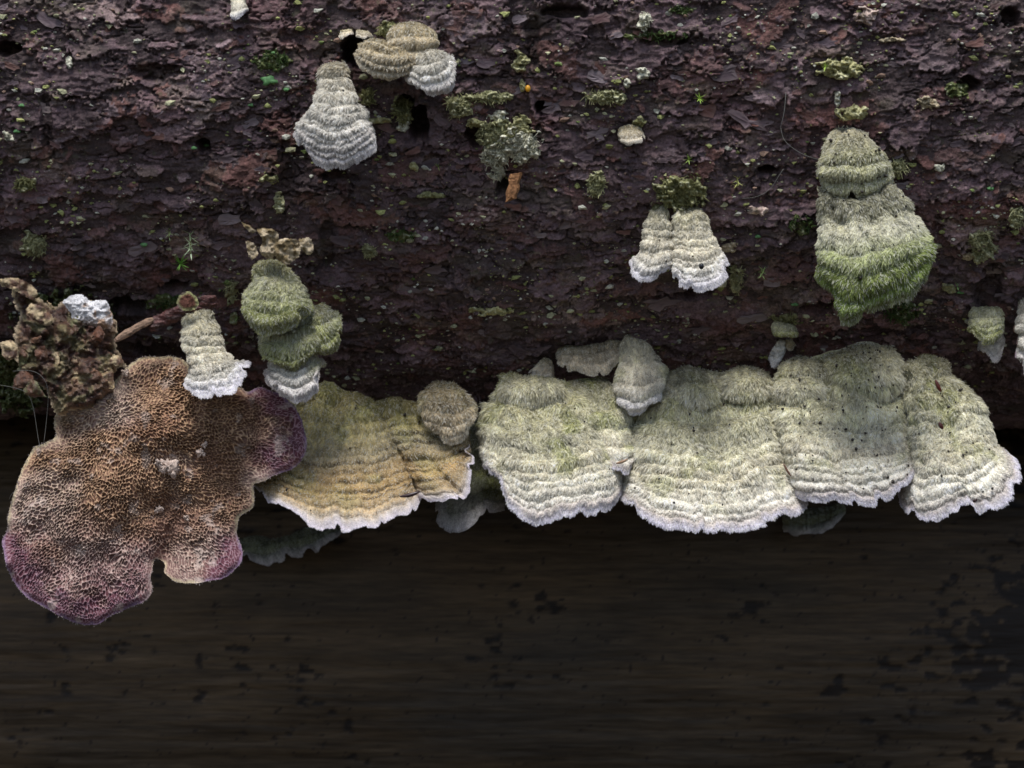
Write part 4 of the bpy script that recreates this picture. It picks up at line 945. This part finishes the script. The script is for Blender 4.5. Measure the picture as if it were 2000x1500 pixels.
# bright green lobed scales
GD = 'bright green lichen scales on the bark'
for k, (px, py, r, lab) in enumerate([(525, 157, 13, 'largest bright green lobed scale, left of the pear-shaped fungus'), (559, 175, 5, 'round green scale just right of the lobed one'), (534, 103, 4, 'small green scale above the lobed one'),
        (490, 205, 5, 'green dot left below the lobed scale'), (42, 206, 5, 'green dot at the far left, upper of two'), (33, 256, 6, 'green dot at the far left, lower of two'), (379, 289, 5, 'green dot on the dark hollow, left one of two'),
        (403, 284, 5, 'green dot on the dark hollow, right one of two'), (281, 478, 6, 'mint green scale left of the moss sprigs'), (1935, 368, 6, 'mint scale at the right above the forked lichen'), (1876, 570, 7, 'bright mint scale low at the right'), (1552, 594, 6, 'pale mint scale above the curled scrap'), (1480, 462, 5, 'green scale right of the fused pair')]):
    p, th = bark_at(px, py); n = 14; a = np.linspace(0, 2 * pi, n, endpoint=False); rr_ = r * (1 + .3 * np.sin(a * 4 + k) * (r > 8) + .12 * np.cos(3 * a + k))
    ring = P3(px + rr_ * np.cos(a) * 1.2, py + rr_ * np.sin(a) * .7, p[1] - 8 - 2 * np.sin(a * 3)); ring2 = P3(px + rr_ * np.cos(a) * .6, py + rr_ * np.sin(a) * .35, p[1] - 11); low = P3(px + rr_ * np.cos(a) * .6, py + rr_ * np.sin(a) * .4, np.full(n, p[1] + 6))
    V = np.concatenate([low, ring, ring2, P3(px, py, p[1] - 10)[None]]); F4 = []; F3 = []
    for j in range(n):
        q = (j + 1) % n; F4 += [(j, n + j, n + q, q), (n + j, 2 * n + j, 2 * n + q, n + q)]; F3.append((2 * n + j, 3 * n, 2 * n + q))
    o = meshobj('lichen_scale', V, [np.array(F4), np.array(F3)], np.tile([.16, .36, .14] if r > 4 else [.2, .4, .15], (len(V), 1)), M_moss, origin=p); setp(o, lab, 'lichen', GD)

# thousands of tiny crumbs: one mass
g = np.random.default_rng(99)
iv, ifc = ico(); Vs = []; Fs = []; Cs = []; q = 0
N = 6500; cand_x = g.uniform(-1050, 1050, N * 3); cand_t = g.uniform(T0 + .05, 1.35, N * 3)
dn = fbm(cand_x / 90, cand_t * R / 60, 3, 801); pick = np.nonzero(dn + g.normal(0, .22, N * 3) > .12)[0][:N]
P0 = bark_surf(cand_x[pick], cand_t[pick])
for k in range(len(P0)):
    s = g.choice([1.0, 1.6, 2.6, 4.0, 6.5], p=[.32, .32, .20, .12, .04]); vv = iv * (1 + .35 * g.normal(0, 1, (12, 1))) * s * np.array([1.3, .8, .8])
    Vs.append(vv + P0[k] + [0, -s * .4, 0]); Fs.append(ifc[:, ::-1] + q); q += 12
    c = np.array([(.42, .42, .26), (.34, .36, .14), (.50, .50, .42), (.30, .20, .15), (.18, .24, .08)][g.choice(5, p=[.32, .27, .24, .13, .04])]); Cs.append(np.tile(c * g.uniform(.7, 1.2), (12, 1)))
o = meshobj('lichen_crumbs', np.concatenate(Vs), np.concatenate(Fs), np.concatenate(Cs), M_crust, origin=(0, 0, 300), smooth=False)
setp(o, 'tiny yellowish lichen crumbs dusted all over the bark', 'lichen', None, 'stuff')

# ------------------------------------------------------------------ small things
def tube(pts, r, n=8):
    pts = np.asarray(pts, float); V = []; F = []
    r = np.broadcast_to(r, (len(pts),)); tg = np.gradient(pts, axis=0); tg /= np.linalg.norm(tg, axis=1, keepdims=True)
    a0 = np.array([0, -1., 0])
    for k, p in enumerate(pts):
        s = np.cross(tg[k], a0); s /= np.linalg.norm(s) + 1e-9; b_ = np.cross(tg[k], s)
        for j in range(n): V.append(p + r[k] * (s * cos(2 * pi * j / n) + b_ * sin(2 * pi * j / n)))
    for k in range(len(pts) - 1):
        for j in range(n): F.append((k * n + j, k * n + (j + 1) % n, k * n + n + (j + 1) % n, k * n + n + j))
    V += [pts[0], pts[-1]]; c0 = len(V) - 2; T3 = [(c0, (j + 1) % n, j) for j in range(n)] + [(c0 + 1, (len(pts) - 1) * n + j, (len(pts) - 1) * n + (j + 1) % n) for j in range(n)]
    return np.array(V), [np.array(F), np.array(T3)]
# orange wood chip
p, th = bark_at(1002, 362)
A = P3(1008, 338, p[1] - 44); B = P3(998, 390, p[1] - 40)
g = np.random.default_rng(3); nn_ = 14; pts = np.linspace(A, B, nn_)
V = []; F = []; prof = [(-1, -.4), (-.5, -1), (.1, -.8), (.6, -1.05), (1, -.3), (.9, .6), (0, .8), (-.9, .6)]
for k in range(nn_):
    wv = 13 + 1.5 * sin(k * .9)
    for j, (a, b_) in enumerate(prof):
        V.append(pts[k] + np.array([a * wv * .95 + g.normal(0, .3), b_ * 8 + g.normal(0, .3), a * wv * .25 + (g.normal(0, 3) if k in (0, nn_ - 1) else 0)]))
for k in range(nn_ - 1):
    for j in range(8): F.append((k * 8 + j, k * 8 + (j + 1) % 8, k * 8 + 8 + (j + 1) % 8, k * 8 + 8 + j))
V = np.array(V); C = np.tile([.30, .15, .07], (len(V), 1)) * g.uniform(.75, 1.25, (len(V), 1))
caps = [np.array([[7, 6, 5, 4, 3, 2, 1, 0]]), np.array([[(nn_ - 1) * 8 + j for j in range(8)]])]
o = meshobj('wood_chip', V, [np.array(F)] + caps, C, M_crust, origin=A, smooth=False); setp(o, 'short orange-brown wood chip stuck upright in the bark', 'wood chip')
# splinter
a = P3(226, 665, 60); b_ = P3(298, 625, 130); pts = np.linspace(a, b_, 10) + np.array([0, 0, 1.]) * np.sin(np.linspace(0, 3, 10))[:, None] * 2
V, F = tube(pts, [5, 6.5, 7, 7.5, 7, 7.5, 7.5, 7, 7, 6], 10); g = np.random.default_rng(8)
C = np.tile([.36, .24, .17], (len(V), 1)); C[::3] *= .55; C *= g.uniform(.75, 1.2, (len(V), 1))
o = meshobj('wood_splinter', V + g.normal(0, .6, V.shape), F, C, M_crust, origin=a, smooth=False); setp(o, 'pinkish grained wood splinter poking out between rotten fungus and white tower', 'splinter')
bs = empty('bark_strip', P3(365, 590, 110), 'dark red peeling bark strip behind the top of the white tower', 'bark')
sheet('strip', [(420, 575), (385, 580), (350, 596), (305, 614), (284, 636), (298, 650), (330, 634), (372, 618), (430, 600)], 1.8, lambda x, y: 120 + .25 * (y - 600) + 8 * fbm(x / 30, y / 16, 2, 61),
      lambda x, y, d: 9 * np.abs(fbm(x / 22, y / 7, 3, 62)) * sstep(0, 5, d), lambda x, y, d: lerp(np.array([.085, .03, .026]), np.array([.045, .022, .02]), sstep(-.2, .3, fbm(x / 24, y / 9, 3, 63))[..., None]), M_wet, bs, thick=6, rag=4, seed=61)
for k, pl in enumerate([([(345, 590), (352, 572), (370, 568), (385, 580), (388, 600), (372, 608), (352, 605)], 'curled olive-brown scale at the tip of the white tower')]):
    e = empty('bark_scale', P3(365, 588, 90), pl[1], 'bark')
    sheet('scale', pl[0], 1.8, lambda x, y: 75 + .4 * np.abs(x - 366), lambda x, y, d: 4 * fbm(x / 6, y / 6, 3, 3) + 0 * d, lambda x, y, d: lerp(np.array([.12, .05, .035]), np.array([.30, .30, .14]), sstep(8, 1, d)[..., None]), M_crust, e, thick=5, rag=2)
# orange bead
p, th = bark_at(1031, 173)
lump('orange_bead', 1031, 173, p[1] - 9, 5.5, 5, 7, (.62, .30, .02), M_dot, None, 3, 'tiny glossy orange-yellow bead on the bark', 'fungus', rough=.03, n=2)
# brown seeds and needles lying on the shelves
for (x0, y0, x1, y1, yy, r, cl, lab) in [(781, 970, 820, 960, 40, 4.2, (.05, .028, .03), 'dark spindle seed lying near the rim of the tan shelf'), (1827, 742, 1838, 765, 135, 4.2, (.10, .02, .012), 'red-brown spindle seed, upper of two on the rightmost shelf'),
        (1834, 824, 1842, 838, 90, 4, (.06, .012, .01), 'red-brown seed, lower of two on the rightmost shelf'), (1203, 905, 1226, 896, 90, 3, (.30, .18, .10), 'small torn brown bit at the joint of two pale shelves'),
        (1530, 905, 1545, 930, 95, 2.5, (.16, .08, .05), 'brown needle scrap in the cleft left of the speckled shelf'), (1900, 978, 1909, 974, 60, 3.6, (.03, .012, .01), 'small dark red bead in the notch of the rightmost shelf')]:
    tt = np.linspace(0, 1, 8); pts = P3(x0 + (x1 - x0) * tt, y0 + (y1 - y0) * tt + 1.5 * np.sin(tt * 3), np.full(8, float(yy)))
    V, F = tube(pts, r * np.sin(pi * (.08 + .84 * tt)) ** .8, 7); o = meshobj('seed', V, F, np.tile(cl, (len(V), 1)), M_dot, origin=pts[0]); setp(o, lab, 'seed', 'seeds and scraps on the shelves')
o = lump('dark_bead', 1370, 520, -30, 5, 4, 6, (.012, .012, .014), M_dot, None, 5, 'round black bead on the right tongue of the fused pair', 'bead', rough=.05)
# shrivelled scraps above the green stacked fungus
sh = empty('dried_fungus', P3(550, 480, 80), 'shrivelled papery tan fungus scraps above the green stacked fungus', 'fungus')
for k, pl in enumerate([[(500, 448), (530, 444), (548, 462), (540, 500), (520, 506), (506, 492), (515, 470)], [(545, 468), (575, 464), (590, 478), (582, 505), (560, 518), (542, 508), (535, 492)], [(585, 468), (605, 462), (616, 485), (604, 500), (588, 488)], [(478, 470), (500, 476), (505, 500), (488, 508)], [(470, 430), (482, 452), (500, 455), (498, 447), (480, 438)]]):
    sheet('scrap', pl, 1.7, lambda x, y, k=k: 45 - 8 * k + 14 * fbm(x / 16, y / 14, 2, 900 + k) + 0 * x, lambda x, y, d: 12 * np.abs(fbm(x / 11, y / 9, 3, 910 + k)) * sstep(0, 4, d), lambda x, y, d, k=k: lerp(np.array([.46, .38, .26]), np.array([.20, .15, .08]), sstep(-.15, .3, fbm(x / 9, y / 9, 3, 920 + k))[..., None]), M_crust, sh, thick=4, rag=2.5, seed=k)
# threads
def thread(ps, r, lab, rgb=(.26, .26, .24)):
    ps = np.array(ps, float); c = chaikin(ps[:, :2], 3); yv = np.interp(np.linspace(0, 1, len(c)), np.linspace(0, 1, len(ps)), ps[:, 2])
    V, F = tube(P3(c[:, 0], c[:, 1], yv), r, 5); o = meshobj('thread', V, F, np.tile(rgb, (len(V), 1)), M_hair, origin=V[0]); setp(o, lab, 'thread', 'fine loose threads')
thread([(1525, 250, 20), (1530, 275, 15), (1560, 298, 10), (1590, 310, 0), (1605, 312, 0)], .5, 'long fine thread left of the large green fungus')
thread([(1450, 388, 40), (1480, 385, 30), (1505, 370, 25), (1520, 345, 20), (1530, 330, 20)], .5, 'curved fine thread by the small dark slit')
thread([(1535, 180, 0), (1532, 220, -4), (1524, 250, 0)], .5, 'short fine thread above the long one', (.3, .3, .28))
thread([(25, 725, 90), (60, 722, 80), (85, 735, 80), (96, 765, 90), (90, 830, 110), (85, 870, 110)], .5, 'looping pale thread hanging at the left edge')
thread([(0, 752, 90), (30, 757, 85), (62, 770, 90), (75, 860, 100), (80, 880, 100)], .5, 'straight pale thread beside the looping one')
thread([(18, 975, 60), (22, 965, 50), (34, 955, 45)], .5, 'short thread end left of the pored fungus')
